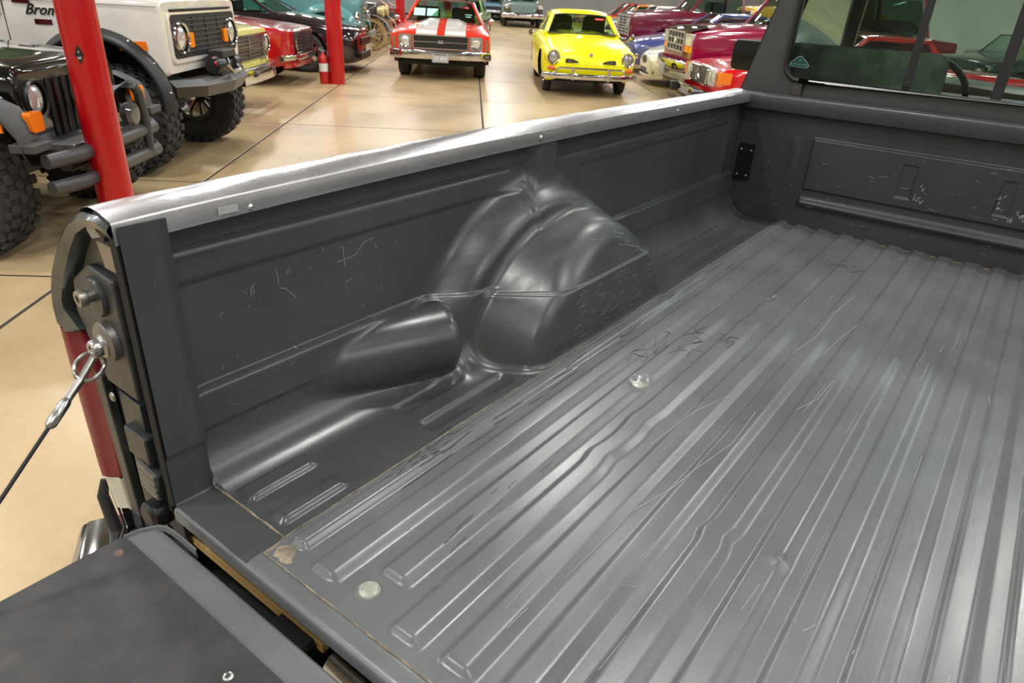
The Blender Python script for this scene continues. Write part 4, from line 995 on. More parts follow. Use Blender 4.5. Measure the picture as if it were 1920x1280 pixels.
# --- white lifted off-roader ---
def bronco():
    W2 = WHITE
    c = Car('white_off_roader', (-5.33,3.32), 37.0, 'white lifted boxy off-roader with winch bumper behind the near red column', 'off-roader', W2, scale=.90)
    rows = [(0,.86,.87,.84,.92,1.22,1.50,1.52),(-.03,.875,.885,.855,.90,1.22,1.52,1.545),(-.5,.88,.89,.85,.86,1.25,1.54,1.585),(-1.35,.88,.89,.84,.80,1.25,1.56,1.62),(-1.5,.88,.89,.84,.70,1.25,1.57,1.62),(-3.7,.88,.89,.86,.70,1.25,1.58,1.60),(-3.8,.86,.87,.85,.75,1.25,1.57,1.58)]
    c.body(rows, [(-.62,.64,.56),(-3.0,.64,.56)], ny=110)
    c.greenhouse(1.60,-1.50,-1.72,-3.6,-3.75,.80,.72,2.10, pil=.03, bpillar=-2.5)
    c.wheels(.84,-.53,-3.0,.48,.34,'offroad_alloy',.52)
    FL = mat('flare_black', (.018,.019,.020,1), .42)
    for sx in (-1,1):
        for yc in (-.62,-3.0):
            A = []
            for a in np.linspace(math.radians(-4), math.radians(184), 30):
                ca, sa = math.cos(a), math.sin(a); A.append([(sx*xx, yc+ca*r, .64+sa*r*1.0) for xx, r in ((.885,.645),(.905,.65),(.985,.60),(.995,.575),(.985,.56),(.90,.555))])
            grid('fender_flare', np.array(A), FL, c.root, flip=(sx > 0))
            for a in range(12, 180, 24): 
                mb = MB(); an = math.radians(a); mb.lathe([(0,.012),(.009,.010),(.012,0)], (sx*.925, yc+.635*math.cos(an), .64+.635*math.sin(an)), 'y', 8); c.part('flare_bolt', mb, ALU, True)
    # recessed grille
    GR = mat('grille_charcoal', (.045,.047,.05,1), .4)
    fr = MB(); prism(fr, rrect(0,1.215,.80,.215,.07,5), -.01, .022); c.part('grille_surround', fr, W2)
    fr = MB(); prism(fr, rrect(0,1.225,.765,.185,.05,5), .010, .026); g = c.part('grille', fr, mat('grille_deep', (.012,.012,.013,1), .6))
    for k in range(7): mb = MB(); mb.box((0,.032,1.09+k*.045), (1.0,.010,.012)); mb.build('grille_bar', GR, g)
    for x in (-.3,0,.3): mb = MB(); mb.box((x,.03,1.225), (.014,.010,.32)); mb.build('grille_post', GR, g)
    c.box('hood_gap', (0,.012,1.445), (1.42,.03,.018), DARK)
    for sx in (-1,1):
        c.headlight(sx*.615,.03,1.215,.115,CHROME,.05)
        mb = MB(); prism(mb, rrect(sx*.43,1.19,.055,.065,.012,3), .02, .055); c.part('turn_signal', mb, ORANGE)
        mb = MB(); P = [(-.42,1.18),(-.16,1.19),(-.155,1.115),(-.40,1.105)]; prism(mb, P, sx*.882, sx*.898, 'x'); c.part('side_marker', mb, ORANGE)
        mb = MB(); mb.box((sx*.888,-1.36,1.18), (.008,.008,.78)); c.part('door_gap', mb, DARK)
        mb = MB(); mb.box((sx*.900,-1.41,1.40), (.03,.05,.10)); mb.box((sx*.900,-1.41,.95), (.03,.05,.10)); c.part('door_hinge', mb, ALU)
        mb = MB(); mb.box((sx*.888,-.85,1.475), (.006,1.65,.006)); c.part('hood_seam', mb, mat('seam_grey', (.25,.25,.24,1), .6))
    t = textmesh('fender_script', 'Bronco', .125, mat('script_dark', (.03,.03,.035,1), .3, .7), c.root, .004, .5); t.rotation_euler = (PI/2,0,PI/2); t.location = (.892,-.99,1.40)
    for y, z in ((-1.19,1.47),(-1.03,1.305)):
        mb = MB(); mb.box((.893,y,z), (.008,.15,.042)); c.part('fender_badge', mb, mat('badge_maroon', (.10,.01,.02,1), .15, .5))
    # winch bumper
    BM = mat('bumper_graphite', (.05,.05,.048,1), .38); pts = [(-.80,-.10,.80),(-.55,.10,.80),(0,.17,.80),(.55,.10,.80),(.80,-.10,.80)]
    mb = MB(); V = []
    for x, y, z in pts: V += [(x,y+.04,z+.06),(x,y+.10,z),(x*.86,y+.05,z-.11),(x*.86,y-.1,z-.11),(x,y-.1,z+.06)]
    mb.add(V, [(i*5+k, i*5+(k+1)%5, (i+1)*5+(k+1)%5, (i+1)*5+k) for i in range(4) for k in range(5)] + [(0,1,2,3,4), (20,21,22,23,24)])
    c.part('bumper', mb, BM)
    mb = MB(); mb.lathe([(0,-.30),(.075,-.30),(.085,-.28),(.085,-.14),(.055,-.13),(.055,.10),(.085,.12),(.085,.28),(.07,.30),(0,.30)], (0,.16,.95), 'x', 20); w = c.part('winch', mb, mat('winch_black', (.02,.022,.025,1), .3, .3), True)
    mb = MB(); mb.box((0,.15,1.05), (.34,.16,.07)); mb.box((-.1,.14,.88), (.6,.14,.05)); mb.build('winch_control_box', BLACK, w)
    mb = MB(); mb.tube([(-.1,.25,.93),(-.05,.30,.90),(.05,.27,.88),(.12,.25,.95),(.05,.22,1.0)], .018, 8); mb.build('winch_hook', ALU, w, True)
    mb = MB(); mb.tube([(.27,.17,1.03),(.30,.20,.98),(.27,.22,.90)], .015, 6); mb.build('winch_strap', REDP, w, True)
    # front axle and suspension
    mb = MB(); mb.tube([(-.7,-.66,.42),(.7,-.66,.42)], .045, 10); mb.lathe([(0,-.12),(.10,-.08),(.12,0),(.10,.08),(0,.12)], (.2,-.66,.42), 'y', 14)
    c.part('front_axle', mb, BLACK, True)
    mb = MB(); mb.tube([(-.62,-.48,.50),(.55,-.42,.60)], .022, 8); c.part('steering_link', mb, ALU, True)
    for sx in (-1,1): mb = MB(); mb.tube([(sx*.42+.055*math.cos(a),-.62+.055*math.sin(a),.46+.40*a/(12*PI)) for a in np.linspace(0,12*PI,90)], .010, 5); c.part('coil_spring', mb, mat('spring_red', (.25,.01,.02,1), .4), True)
bronco()
# --- black open-top 4x4 ---
def jeep():
    BP = carpaint('gloss_black', (.006,.006,.006,1), .12)
    c = Car('black_off_roader', (-3.90,1.70), 38.0, 'black off-roader with slotted grille and tubular bumper at the left edge', 'off-roader', BP, scale=.88); c.root.scale = (.88,.88,.97)
    # tapering hood and nose
    rows = [(-.20,.56,.60,.55,.62,.86,1.06,1.08),(-.22,.58,.62,.57,.60,.86,1.08,1.10),(-.7,.60,.65,.60,.60,.88,1.11,1.155),(-1.3,.64,.70,.65,.58,.88,1.14,1.19),(-1.5,.66,.74,.68,.55,.9,1.15,1.20),(-1.6,.76,.78,.74,.5,.9,1.14,1.19),(-3.5,.76,.78,.75,.5,.9,1.10,1.12),(-3.6,.74,.76,.73,.52,.9,1.09,1.10)]
    c.body(rows, [])
    c.greenhouse(1.17,-1.55,-1.80,-3.4,-3.5,.68,.62,1.68, pil=.03, bpillar=-2.4)
    c.wheels(.78,-.62,-3.05,.42,.28,'offroad',.52)
    FL = mat('flare_grey', (.055,.056,.058,1), .55)
    for sx in (-1,1):
        # fender top: flat shelf then drop at the front
        A = []
        for y, z, dz in ((-1.55,.62,0),(-1.35,.84,0),(-1.15,.93,0),(-.5,.95,0),(-.30,.93,0),(-.20,.86,0),(-.17,.74,0)): A.append([(sx*.55,y,z+.01),(sx*.74,y,z+.005),(sx*.77,y,z-.015)])
        grid('fender', np.array(A), BP, c.root, flip=(sx < 0))
        A = []
        for y, z in ((-1.62,.52),(-1.45,.74),(-1.25,.88),(-1.0,.94),(-.5,.955),(-.28,.94),(-.14,.88),(-.08,.80),(-.06,.70)): A.append([(sx*.70,y,z+.012),(sx*.74,y,z+.022),(sx*.90,y,z-.005),(sx*.905,y,z-.06),(sx*.88,y,z-.075)])
        grid('fender_flare', np.array(A), FL, c.root, flip=(sx < 0))
        mb = MB(); mb.box((sx*.80,-.07,.685), (.19,.16,.05)); c.part('flare_end', mb, FL)
        mb = MB(); prism(mb, rrect(sx*.70,.81,.065,.055,.02,4), -.10, -.05); c.part('turn_signal', mb, ORANGE)
        mb = MB(); mb.box((sx*.895,-.22,.80), (.02,.14,.055)); c.part('side_marker', mb, ORANGE)
        c.headlight(sx*.44,-.20,.90,.095,mat('bezel_black', (.02,.02,.02,1), .4),.05)
        mb = MB(); mb.box((sx*.45,-.62,.55), (.08,.08,.5)); c.part('shock_mount', mb, DARK)
    fr = MB(); P = [(-.60,.62),(.60,.62),(.60,.98),(.56,1.05),(-.56,1.05),(-.60,.98)]; prism(fr, P, -.22, -.19); g = c.part('grille_panel', fr, BP)
    for k in range(7):
        x = (k-3)*.092; mb = MB(); prism(mb, rrect(x,.83,.030,.175,.028,4), -.195, -.180); mb.build('grille_slot', DARK, g)
        mb = MB(); mb.tube([(x-.036,-.178,.66),(x-.036,-.170,.83),(x-.036,-.178,1.0)], .010, 6); mb.build('grille_rib', BP, g, True)
    TB = mat('tube_bumper_black', (.045,.047,.05,1), .42)
    mb = MB(); mb.tube([(-.72,-.03,.60),(-.55,.08,.60),(.55,.08,.60),(.80,.0,.60)], .044, 14); b = c.part('tube_bumper', mb, TB, True)
    mb = MB(); mb.tube([(-.72,-.03,.44),(-.55,.08,.44),(.55,.08,.44),(.80,.0,.44)], .044, 14); mb.build('lower_tube', TB, b, True)
    mb = MB(); mb.tube([(-.40,.09,.42),(-.40,.10,.62),(-.36,.10,.86),(-.28,.10,.93),(.10,.10,.93),(.20,.10,.86),(.22,.10,.60),(.22,.09,.42)], .036, 12); mb.build('grille_guard', TB, b, True)
    mb = MB(); mb.box((0,-.04,.55), (1.1,.08,.12)); mb.build('bumper_bracket', BLACK, b)
    mb = MB(); mb.box((-.47,.07,.74), (.05,.05,.12)); mb.tube([(-.40,.12,.80),(-.39,.12,.86)], .012, 6)
    mb = MB(); mb.lathe([(0,.04),(.07,.03),(.085,.0),(.06,-.06)], (-.20,.10,.74), 'y', 20); c.part('fog_lamp', mb, mat('fog_glass', (.12,.12,.12,1), .1, .4), True)
    mb = MB(); mb.box((.20,-.10,.615), (.5,.2,.05)); c.part('bumper_top_plate', mb, mat('plate_silver', (.22,.22,.22,1), .35, .6))
    mb = MB(); mb.tube([(-.7,-.62,.40),(.7,-.62,.40)], .045, 10); mb.box((0,-.9,.55), (.9,1.6,.12)); c.part('front_axle', mb, BLACK)
jeep()
def at(u, n): p = room(u, n); return (p.x, p.y)
GR_D = mat('grille_black', (.012,.012,.012,1), .4)
# --- cream pickup nose behind the white off-roader ---
def cream():
    c = Car('cream_pickup', at(8.75,-2.4), 38, 'pale yellow vintage pickup with chrome bumper between white off-roader and red coupe', 'pickup truck', carpaint('cream_paint', srgb(244,236,140), .3), scale=.95)
    rows = [(0,.90,.93,.90,.52,.78,1.00,1.02),(-.05,.92,.95,.92,.50,.78,1.02,1.04),(-.8,.94,.96,.93,.45,.8,1.05,1.09),(-1.5,.94,.96,.93,.42,.8,1.07,1.11),(-2.8,.94,.96,.93,.42,.8,1.08,1.10),(-5,.94,.96,.93,.5,.8,1.06,1.07)]
    c.body(rows, [(-.85,.40,.45),(-3.9,.40,.45)])
    c.greenhouse(1.08,-1.5,-1.9,-2.75,-2.85,.82,.70,1.68, rise=.03)
    c.wheels(.80,-.85,-3.9,.38,.22,'hubcap',.55)
    c.box('grille', (0,.01,.80), (1.62,.05,.30), mat('grille_pewter', (.20,.20,.19,1), .35, .8))
    for k in range(6): c.box('grille_bar', (0,.045,.685+k*.045), (1.15,.016,.014), CHROME)
    c.box('grille_frame', (0,.04,.955), (1.70,.03,.03), CHROME)
    for x in (-.58,0,.58): c.box('grille_post', (x,.05,.80), (.03,.02,.29), CHROME)
    for sx in (-1,1): c.headlight(sx*.73,.045,.83,.095,CHROME,.04); c.headlight(sx*.60,.045,.66,.04,CHROME,.02)
    c.part('bumper', bar(arc(.98,.18,.22,.50,15,4), .10, .04, .35), CHROME, True)
    mb = MB(); mb.box((.35,.215,.50), (.14,.02,.03)); mb.box((-.45,.205,.50), (.10,.02,.03)); c.part('bumper_slot', mb, DARK)
cream()
# --- red fastback ---
def redm():
    RP = carpaint('candy_red', srgb(176,6,22), .2)
    c = Car('red_fastback', at(11.9,-2.40), 38, 'deep red vintage coupe with black grille and thin chrome bumper nearest the second red column', 'car', RP, scale=.97)
    rows = [(.02,.50,.56,.52,.46,.62,.84,.86),(0,.70,.80,.78,.40,.60,.86,.875),(-.10,.84,.88,.86,.34,.60,.88,.89),(-.4,.87,.90,.86,.28,.62,.91,.94),(-1.3,.89,.91,.83,.24,.62,.95,1.01),(-1.6,.89,.91,.82,.24,.62,.95,1.01),(-3.4,.89,.91,.82,.24,.62,.95,.98),(-4.6,.82,.86,.8,.38,.62,.90,.92)]
    c.body(rows, [(-.80,.33,.39),(-3.5,.33,.39)])
    c.greenhouse(.97,-1.55,-2.1,-2.9,-4.3,.74,.56,1.28, rise=.03)
    c.wheels(.74,-.80,-3.5,.33,.2,'steel',.6)
    mb = MB(); P = [(-.48,.52),(.48,.52),(.56,.68),(.50,.835),(-.50,.835),(-.56,.68)]; prism(mb, P, -.06, .045); g = c.part('grille', mb, GR_D)
    for k in range(5): mb = MB(); mb.box((0,.05,.57+k*.055), (.98,.008,.006)); mb.build('grille_bar', mat('bar_grey', (.12,.12,.12,1), .3, .6), g)
    mb = MB(); mb.tube([(x,.055,z) for x, z in P+[P[0]]], .013, 6, False); mb.build('grille_frame', CHROME, g, True)
    mb = MB(); mb.tube([(-.22,.06,.68),(.22,.06,.68)], .01, 6); mb.box((0,.06,.68), (.12,.02,.12)); mb.build('grille_badge', CHROME, g)
    for sx in (-1,1):
        mb = MB(); mb.lathe([(.145,-.10),(.14,.02),(.125,.03),(.115,-.02)], (sx*.70,-.03,.66), 'y', 24); c.part('headlight_scoop', mb, RP, True)
        c.headlight(sx*.70,-.02,.66,.09,CHROME,.03)
    c.part('bumper', bar(arc(.91,.10,.18,.46,15,4), .045, .03, .5), CHROME, True)
    c.part('front_valance', bar(arc(.84,.03,.12,.36,13,4), .07, .02, .6), RP, True)
    for sx in (-1,1): mb = MB(); mb.box((sx*.93,-.10,.44), (.05,.09,.08)); c.part('bumper_tip', mb, CHROME)
redm()
# --- black modern coupe ---
def blackm():
    BP = carpaint('black_metallic', (.012,.008,.010,1), .12)
    c = Car('black_coupe', at(14.2,-1.65), 36, 'black modern coupe with chrome five-spoke wheels behind the second red column', 'car', BP)
    rows = [(.0,.55,.62,.50,.22,.45,.70,.74),(-.05,.70,.78,.62,.20,.45,.72,.77),(-.25,.84,.90,.76,.18,.5,.78,.83),(-.9,.90,.94,.80,.18,.55,.88,.95),(-1.6,.91,.94,.82,.2,.58,.95,1.02),(-2.2,.91,.94,.82,.2,.6,.98,1.03),(-3.7,.91,.95,.83,.22,.6,.98,1.03),(-4.7,.85,.90,.8,.3,.62,.95,1.0)]
    c.body(rows, [(-.95,.36,.41),(-3.7,.36,.41)])
    c.greenhouse(1.0,-1.55,-2.25,-3.1,-4.1,.74,.56,1.36, rise=.03, trim=mat('black_seal'))
    c.wheels(.83,-.95,-3.7,.355,.24,'spoke5',.74)
    c.box('grille', (0,.0,.56), (.85,.05,.14), GR_D); c.box('lower_grille', (0,-.01,.30), (.9,.05,.12), GR_D)
    for sx in (-1,1):
        c.headlight(sx*.66,-.10,.62,.07,GR_D,.04)
        mb = MB(); mb.box((sx*.935,-.45,.52), (.02,.16,.035)); c.part('side_marker', mb, ORANGE)
    c.box('lower_lip', (0,.02,.24), (.9,.02,.012), CHROME)
    mb = MB(); mb.box((0,0,0), (.32,.004,.18)); o = c.part('price_sheet', mb, SHEET); o.location = (.38,-1.93,1.20); o.rotation_euler = (math.radians(62),0,0)
blackm()
# --- teal vintage truck ---
def teal():
    TP = carpaint('teal_paint', srgb(84,140,140), .28)
    c = Car('teal_vintage_truck', at(17.4,-2.1), 38, 'teal rounded vintage truck behind the black coupe', 'truck', TP)
    rows = [(0,.40,.44,.36,.62,.9,1.22,1.27),(-.04,.46,.50,.42,.6,.9,1.27,1.33),(-.5,.54,.58,.5,.58,.95,1.38,1.46),(-1.3,.66,.72,.6,.55,1.0,1.44,1.52),(-1.5,.78,.82,.74,.5,1.0,1.46,1.52),(-3.2,.80,.84,.76,.5,1.0,1.46,1.50),(-5.0,.78,.82,.78,.55,1.0,1.20,1.22)]
    c.body(rows, [])
    c.greenhouse(1.48,-1.55,-1.85,-2.9,-3.0,.72,.60,1.98, pil=.05, rise=.06)
    c.wheels(.78,-.60,-3.6,.38,.22,'hubcap',.5)
    for sx in (-1,1):
        A = []
        for a in np.linspace(math.radians(10), math.radians(196), 24):
            ca, sa = math.cos(a), math.sin(a); yc = -.70; A.append([(sx*xx, yc+ca*r*1.25, .55+sa*r*.95) for xx, r in ((.50,.60),(.66,.615),(.82,.60),(.92,.55),(.955,.48),(.95,.43))])
        grid('front_fender', np.array(A), TP, c.root, flip=(sx > 0))
        c.headlight(sx*.70,-.02,.86,.10,CHROME,.05)
    for k in range(4): mb = MB(); mb.tube([(-.42+.02*k,.03,1.10-.09*k),(0,.07,1.10-.09*k),(.42-.02*k,.03,1.10-.09*k)], .018, 6); c.part('grille_bar', mb, CHROME, True)
    for k in range(3): mb = MB(); mb.box((.60,-.75,1.22+k*.06), (.03,.7,.018)); c.part('hood_louvre', mb, CHROME)
    c.part('bumper', bar(arc(.92,.18,.12,.50,13,3), .07, .03, .5), mat('bumper_grey', (.30,.32,.34,1), .3, .4), True)
teal()
# --- brass era hot rod nose ---
def rod():
    c = Car('antique_car', at(19.7,-1.75), 38, 'antique car with cream brass headlamps behind the teal truck', 'car', carpaint('antique_black', (.015,.014,.013,1), .25))
    rows = [(-.3,.26,.28,.24,.5,.8,1.05,1.08),(-.34,.30,.32,.28,.48,.8,1.1,1.14),(-1.2,.42,.45,.4,.45,.8,1.15,1.2),(-1.4,.6,.64,.58,.4,.8,1.15,1.2),(-3.2,.6,.64,.58,.4,.8,1.15,1.2)]
    c.body(rows, [])
    BR = mat('brass_cream', srgb(214,196,140), .25, .3); TANW = mat('tan_wheel', srgb(176,152,104), .5)
    for sx in (-1,1):
        mb = MB(); mb.lathe([(0,-.14),(.08,-.12),(.13,-.02),(.14,.03),(.12,.05),(0,.06)], (sx*.40,-.12,.95), 'y', 22); c.part('headlight', mb, BR, True)
        for y in (-.35,-2.8):
            mb = MB(); mb.lathe([(.30,-.05),(.37,-.06),(.39,0),(.37,.06),(.30,.05)], (sx*.68,y,.39), 'x', 28); w = c.part('wheel', mb, TANW, True)
            mb = MB(); mb.lathe([(0,-.07),(.09,-.06),(.09,.06),(0,.07)], (sx*.68,y,.39), 'x', 14)
            for k in range(10): a = 2*PI*k/10; mb.tube([(sx*.68,y,.39),(sx*.68,y+.31*math.cos(a),.39+.31*math.sin(a))], .016, 6)
            mb.build('wheel_spokes', TANW, w)
        A = [];
        for a in np.linspace(.3, 2.9, 14): A.append([(sx*.55, -.35+.48*math.cos(a), .40+.46*math.sin(a)), (sx*.82, -.35+.48*math.cos(a), .40+.46*math.sin(a))])
        grid('fender', np.array(A), mat('fender_grey', (.16,.17,.18,1), .3), c.root)
    mb = MB(); mb.tube([(-.5,.05,.50),(0,.08,.50),(.5,.05,.50)], .03, 8); c.part('bumper', mb, mat('bumper_grey'), True)
rod()
# --- right row ---
def merc():
    RP = carpaint('bright_red', srgb(196,10,20), .2)
    c = Car('red_roadster', at(9.6,3.85), -141, 'bright red roadster with chrome barred grille just beyond the bed rail', 'car', RP)
    rows = [(.0,.72,.80,.74,.40,.58,.74,.76),(-.06,.84,.87,.83,.34,.58,.77,.79),(-.3,.88,.90,.84,.28,.6,.82,.85),(-.9,.89,.90,.82,.24,.6,.87,.92),(-1.6,.89,.90,.80,.22,.6,.90,.96),(-3.2,.89,.90,.82,.22,.6,.90,.94),(-4.3,.84,.87,.8,.35,.6,.86,.88)]
    c.body(rows, [(-.85,.33,.39),(-3.3,.33,.39)])
    c.greenhouse(.94,-1.6,-2.05,-2.9,-3.25,.72,.58,1.26, rise=.02)
    c.wheels(.74,-.85,-3.3,.325,.2,'spoke5',.6)
    mb = MB(); prism(mb, rrect(0,.655,.40,.115,.04,4), -.04, .03); g = c.part('grille', mb, GR_D)
    mb = MB(); mb.tube([(x,.034,z) for x, z in rrect(0,.655,.40,.115,.04,4)]+[(.40,.034,.655)], .014, 6, False); mb.build('grille_frame', CHROME, g, True)
    for k in range(6): mb = MB(); mb.box((0,.036,.565+k*.034), (.78,.010,.007)); mb.build('grille_bar', mat('bar_grey'), g)
    mb = MB(); mb.tube([(.09*math.cos(a),.045,.655+.09*math.sin(a)) for a in np.linspace(0,2*PI,24)], .010, 6, False)
    for a in (PI/2, PI*7/6, PI*11/6): mb.tube([(0,.045,.655),(.09*math.cos(a),.045,.655+.09*math.sin(a))], .008, 5)
    mb.build('grille_emblem', CHROME, g, True)
    for sx in (-1,1):
        mb = MB(); prism(mb, rrect(sx*.57,.66,.155,.10,.02,3), -.05, .022); l = c.part('headlight', mb, mat('ribbed_lens', (.62,.62,.58,1), .15, .3, .6))
        c.headlight(sx*.62,.024,.67,.07,mat('ribbed_lens'),.01); c.headlight(sx*.48,.024,.66,.05,mat('ribbed_lens'),.01)
        mb = MB(); P = [(sx*.735,.755),(sx*.90,.755),(sx*.895,.62),(sx*.86,.575),(sx*.735,.575)]; prism(mb, P, -.16, -.0); c.part('turn_signal', mb, ORANGE)
        mb = MB(); mb.box((sx*.62,.20,.42), (.10,.14,.13)); c.part('bumper_guard', mb, mat('guard_black', (.02,.02,.02,1), .35))
    mb = MB(); mb.box((0,.205,.42), (.40,.02,.09)); c.part('licence_plate', mb, mat('plate_dim', (.22,.22,.21,1), .5))
    c.part('bumper', bar(arc(.90,.16,.22,.44,15,4), .055, .05, .4), mat('dark_chrome', (.20,.20,.21,1), .12, 1), True)
    c.part('front_apron', bar(arc(.84,.0,.12,.32,11,4), .07, .03, .6), RP, True)
    mb = MB(); mb.box((0,0,0), (.16,.004,.05)); o = c.part('windshield_tag', mb, TAGR); o.location = (.45,-1.80,1.06); o.rotation_euler = (.95,0,0)
merc()
def magF():
    MP = carpaint('magenta_paint', srgb(140,14,58), .18)
    c = Car('magenta_pickup', at(12.3,4.2), -141, 'dark magenta full-size truck with chrome grille and amber lamps behind the red roadster', 'truck', MP)
    rows = [(0,.92,.95,.92,.60,.86,1.08,1.15),(-.05,.94,.97,.94,.58,.86,1.12,1.17),(-.6,.97,1.0,.95,.52,.9,1.16,1.26),(-1.5,.98,1.0,.96,.5,.9,1.20,1.30),(-3.0,.98,1.0,.96,.5,.9,1.24,1.28),(-4.1,.98,1.0,.96,.5,.9,1.24,1.26)]
    c.body(rows, [(-.92,.40,.47),(-3.3,.40,.47)])
    c.greenhouse(1.26,-1.45,-1.9,-3.85,-4.05,.86,.74,1.86, rise=.03, bpillar=-2.7, pil=.045)
    for sx in (-1,1): mb = MB(); mb.add([(sx*.865,-2.75,1.30),(sx*.765,-2.72,1.80),(sx*.765,-3.80,1.80),(sx*.865,-3.95,1.30)], [(0,1,2,3)]); c.part('rear_quarter_glass', mb, GLASSD)
    c.wheels(.84,-.92,-3.3,.39,.25,'spoke5',.55)
    SG = mat('grille_silver', (.48,.46,.45,1), .3, .6)
    mb = MB(); prism(mb, rrect(0,.955,.56,.165,.02,3), -.03, .03); g = c.part('grille', mb, mat('grille_deep'))
    for k in range(4): mb = MB(); mb.box((0,.045,.80+k*.104), (1.12,.03,.022)); mb.build('grille_bar', SG, g)
    for k in range(6): mb = MB(); mb.box((-.55+k*.22,.045,.955), (.024,.03,.33)); mb.build('grille_post', SG, g)
    mb = MB(); mb.lathe([(0,.02),(.05,.012),(.055,0)], (0,.06,.955), 'y', 18); mb.build('grille_emblem', mat('letter_silver'), g, True)
    for sx in (-1,1):
        mb = MB(); prism(mb, rrect(sx*.76,1.015,.185,.095,.015,3), -.10, .035); c.part('headlight', mb, mat('ribbed_lens'))
        mb = MB(); prism(mb, rrect(sx*.72,.865,.145,.050,.01,3), -.06, .036); c.part('turn_signal', mb, ORANGE)
        mb = MB(); prism(mb, rrect(sx*.905,.865,.045,.050,.01,3), -.16, .02); c.part('corner_lamp', mb, mat('amber_bright', srgb(250,170,20), .2, 0, .5))
        mb = MB(); mb.box((sx*1.0,-2.2,.86), (.012,3.4,.05)); c.part('side_moulding', mb, mat('moulding_magenta', srgb(150,30,70), .3))
        mb = MB(); mb.box((sx*1.0,-1.62,.90), (.006,.008,.62)); c.part('door_gap', mb, DARK)
    mb = MB(); A = np.array([[(q*(.86-.05*t), .035-.36*t, 1.135+.075*math.sin(t*1.5)+.02*(1-q*q)) for q in np.linspace(-1,1,11)] for t in np.linspace(0,1,6)]); grid('bug_deflector', A, mat('smoked_shield', (.05,.045,.03,1), .08, 0, 1), c.root, flip=False)
    c.part('bumper', bar(arc(1.0,.18,.24,.60,17,4), .085, .05, .4), CHROME, True)
    mb = MB(); mb.box((0,.235,.50), (.32,.02,.15)); c.part('licence_plate', mb, mat('plate_grey'))
    c.part('front_valance', bar(arc(.96,.14,.20,.43,15,4), .06, .03, .5), mat('valance_silver', (.42,.41,.38,1), .3, .5), True)
    c.part('air_dam', bar(arc(.90,.05,.14,.34,13,4), .06, .03, .5), mat('dam_grey', (.07,.07,.06,1), .5), True)
magF()
def white():
    WP = carpaint('pearl_white', srgb(228,224,208), .2)
    c = Car('white_sports_car', at(14.4,4.15), -141, 'low white sports car with oval nose between yellow coupe and magenta truck', 'car', WP)
    rows = [(.02,.35,.42,.3,.26,.38,.50,.53),(-.02,.55,.62,.45,.20,.38,.54,.58),(-.2,.74,.82,.62,.16,.42,.62,.67),(-.6,.88,.92,.70,.16,.46,.72,.78),(-1.4,.91,.93,.74,.18,.5,.82,.90),(-1.9,.91,.93,.76,.2,.54,.88,.95),(-3.6,.9,.93,.78,.22,.56,.90,.96),(-4.7,.8,.85,.7,.35,.58,.86,.92)]
    c.body(rows, [(-.98,.34,.39),(-3.6,.34,.39)])
    c.greenhouse(.92,-1.8,-2.45,-3.2,-4.1,.72,.54,1.27, rise=.03, trim=mat('black_seal'))
    c.wheels(.80,-.98,-3.6,.34,.24,'spoke5',.68)
    mb = MB(); mb.lathe([(0,.03),(.10,.025),(.12,.0),(.12,-.05)], (0,0,0), 'y', 24); o = c.part('nose_intake', mb, GR_D, True); o.location = (0,.0,.47); o.scale = (2.1,1,.75)
    for sx in (-1,1):
        mb = MB(); mb.lathe([(0,.03),(.07,.02),(.09,-.02)], (0,0,0), 'y', 20); o = c.part('headlight', mb, mat('clear_lamp', (.4,.42,.40,1), .1, .3, 1), True); o.location = (sx*.62,-.22,.60); o.scale = (1.9,1.6,.8); o.rotation_euler = (-.6,0,-sx*.5)
        mb = MB(); prism(mb, rrect(sx*.55,.28,.10,.04,.02,3), -.12, .035-.07); c.part('fog_intake', mb, GR_D)
        mb = MB(); mb.lathe([(0,.012),(.03,.01),(.04,-.02)], (sx*.72,-.13,.34), 'y', 14); c.part('fog_lamp', mb, ALU, True)
    c.box('lower_intake', (0,-.0,.30), (.55,.06,.07), GR_D)
    c.part('front_lip', bar(arc(.78,.02,.26,.19,15,3), .025, .03, .5), WP, True)
white()
def navy():
    NP = carpaint('navy_paint', srgb(66,74,126), .2)
    c = Car('blue_sedan', at(16.9,4.30), -141, 'dusty blue low car with orange lamp behind the white sports car', 'car', NP)
    rows = [(0,.60,.68,.55,.25,.45,.62,.66),(-.05,.74,.80,.66,.22,.45,.66,.70),(-.4,.86,.89,.74,.2,.5,.76,.82),(-1.2,.89,.91,.78,.2,.55,.86,.93),(-3.4,.89,.91,.8,.2,.56,.92,.96),(-4.4,.82,.86,.76,.3,.56,.88,.92)]
    c.body(rows, [(-.9,.33,.38),(-3.4,.33,.38)]); c.greenhouse(.93,-1.4,-2.0,-3.0,-3.7,.74,.58,1.34, rise=.03)
    c.wheels(.78,-.9,-3.4,.33,.2,'spoke5',.62)
    for sx in (-1,1): mb = MB(); mb.lathe([(0,.03),(.10,.02),(.12,-.03)], (0,0,0), 'y', 20); o = c.part('turn_signal', mb, ORANGE, True); o.location = (sx*.60,-.08,.60); o.scale = (1.4,1,.7)
    c.part('bumper', bar(arc(.84,.06,.16,.40,11,4), .06, .03, .5), CHROME, True)
navy()
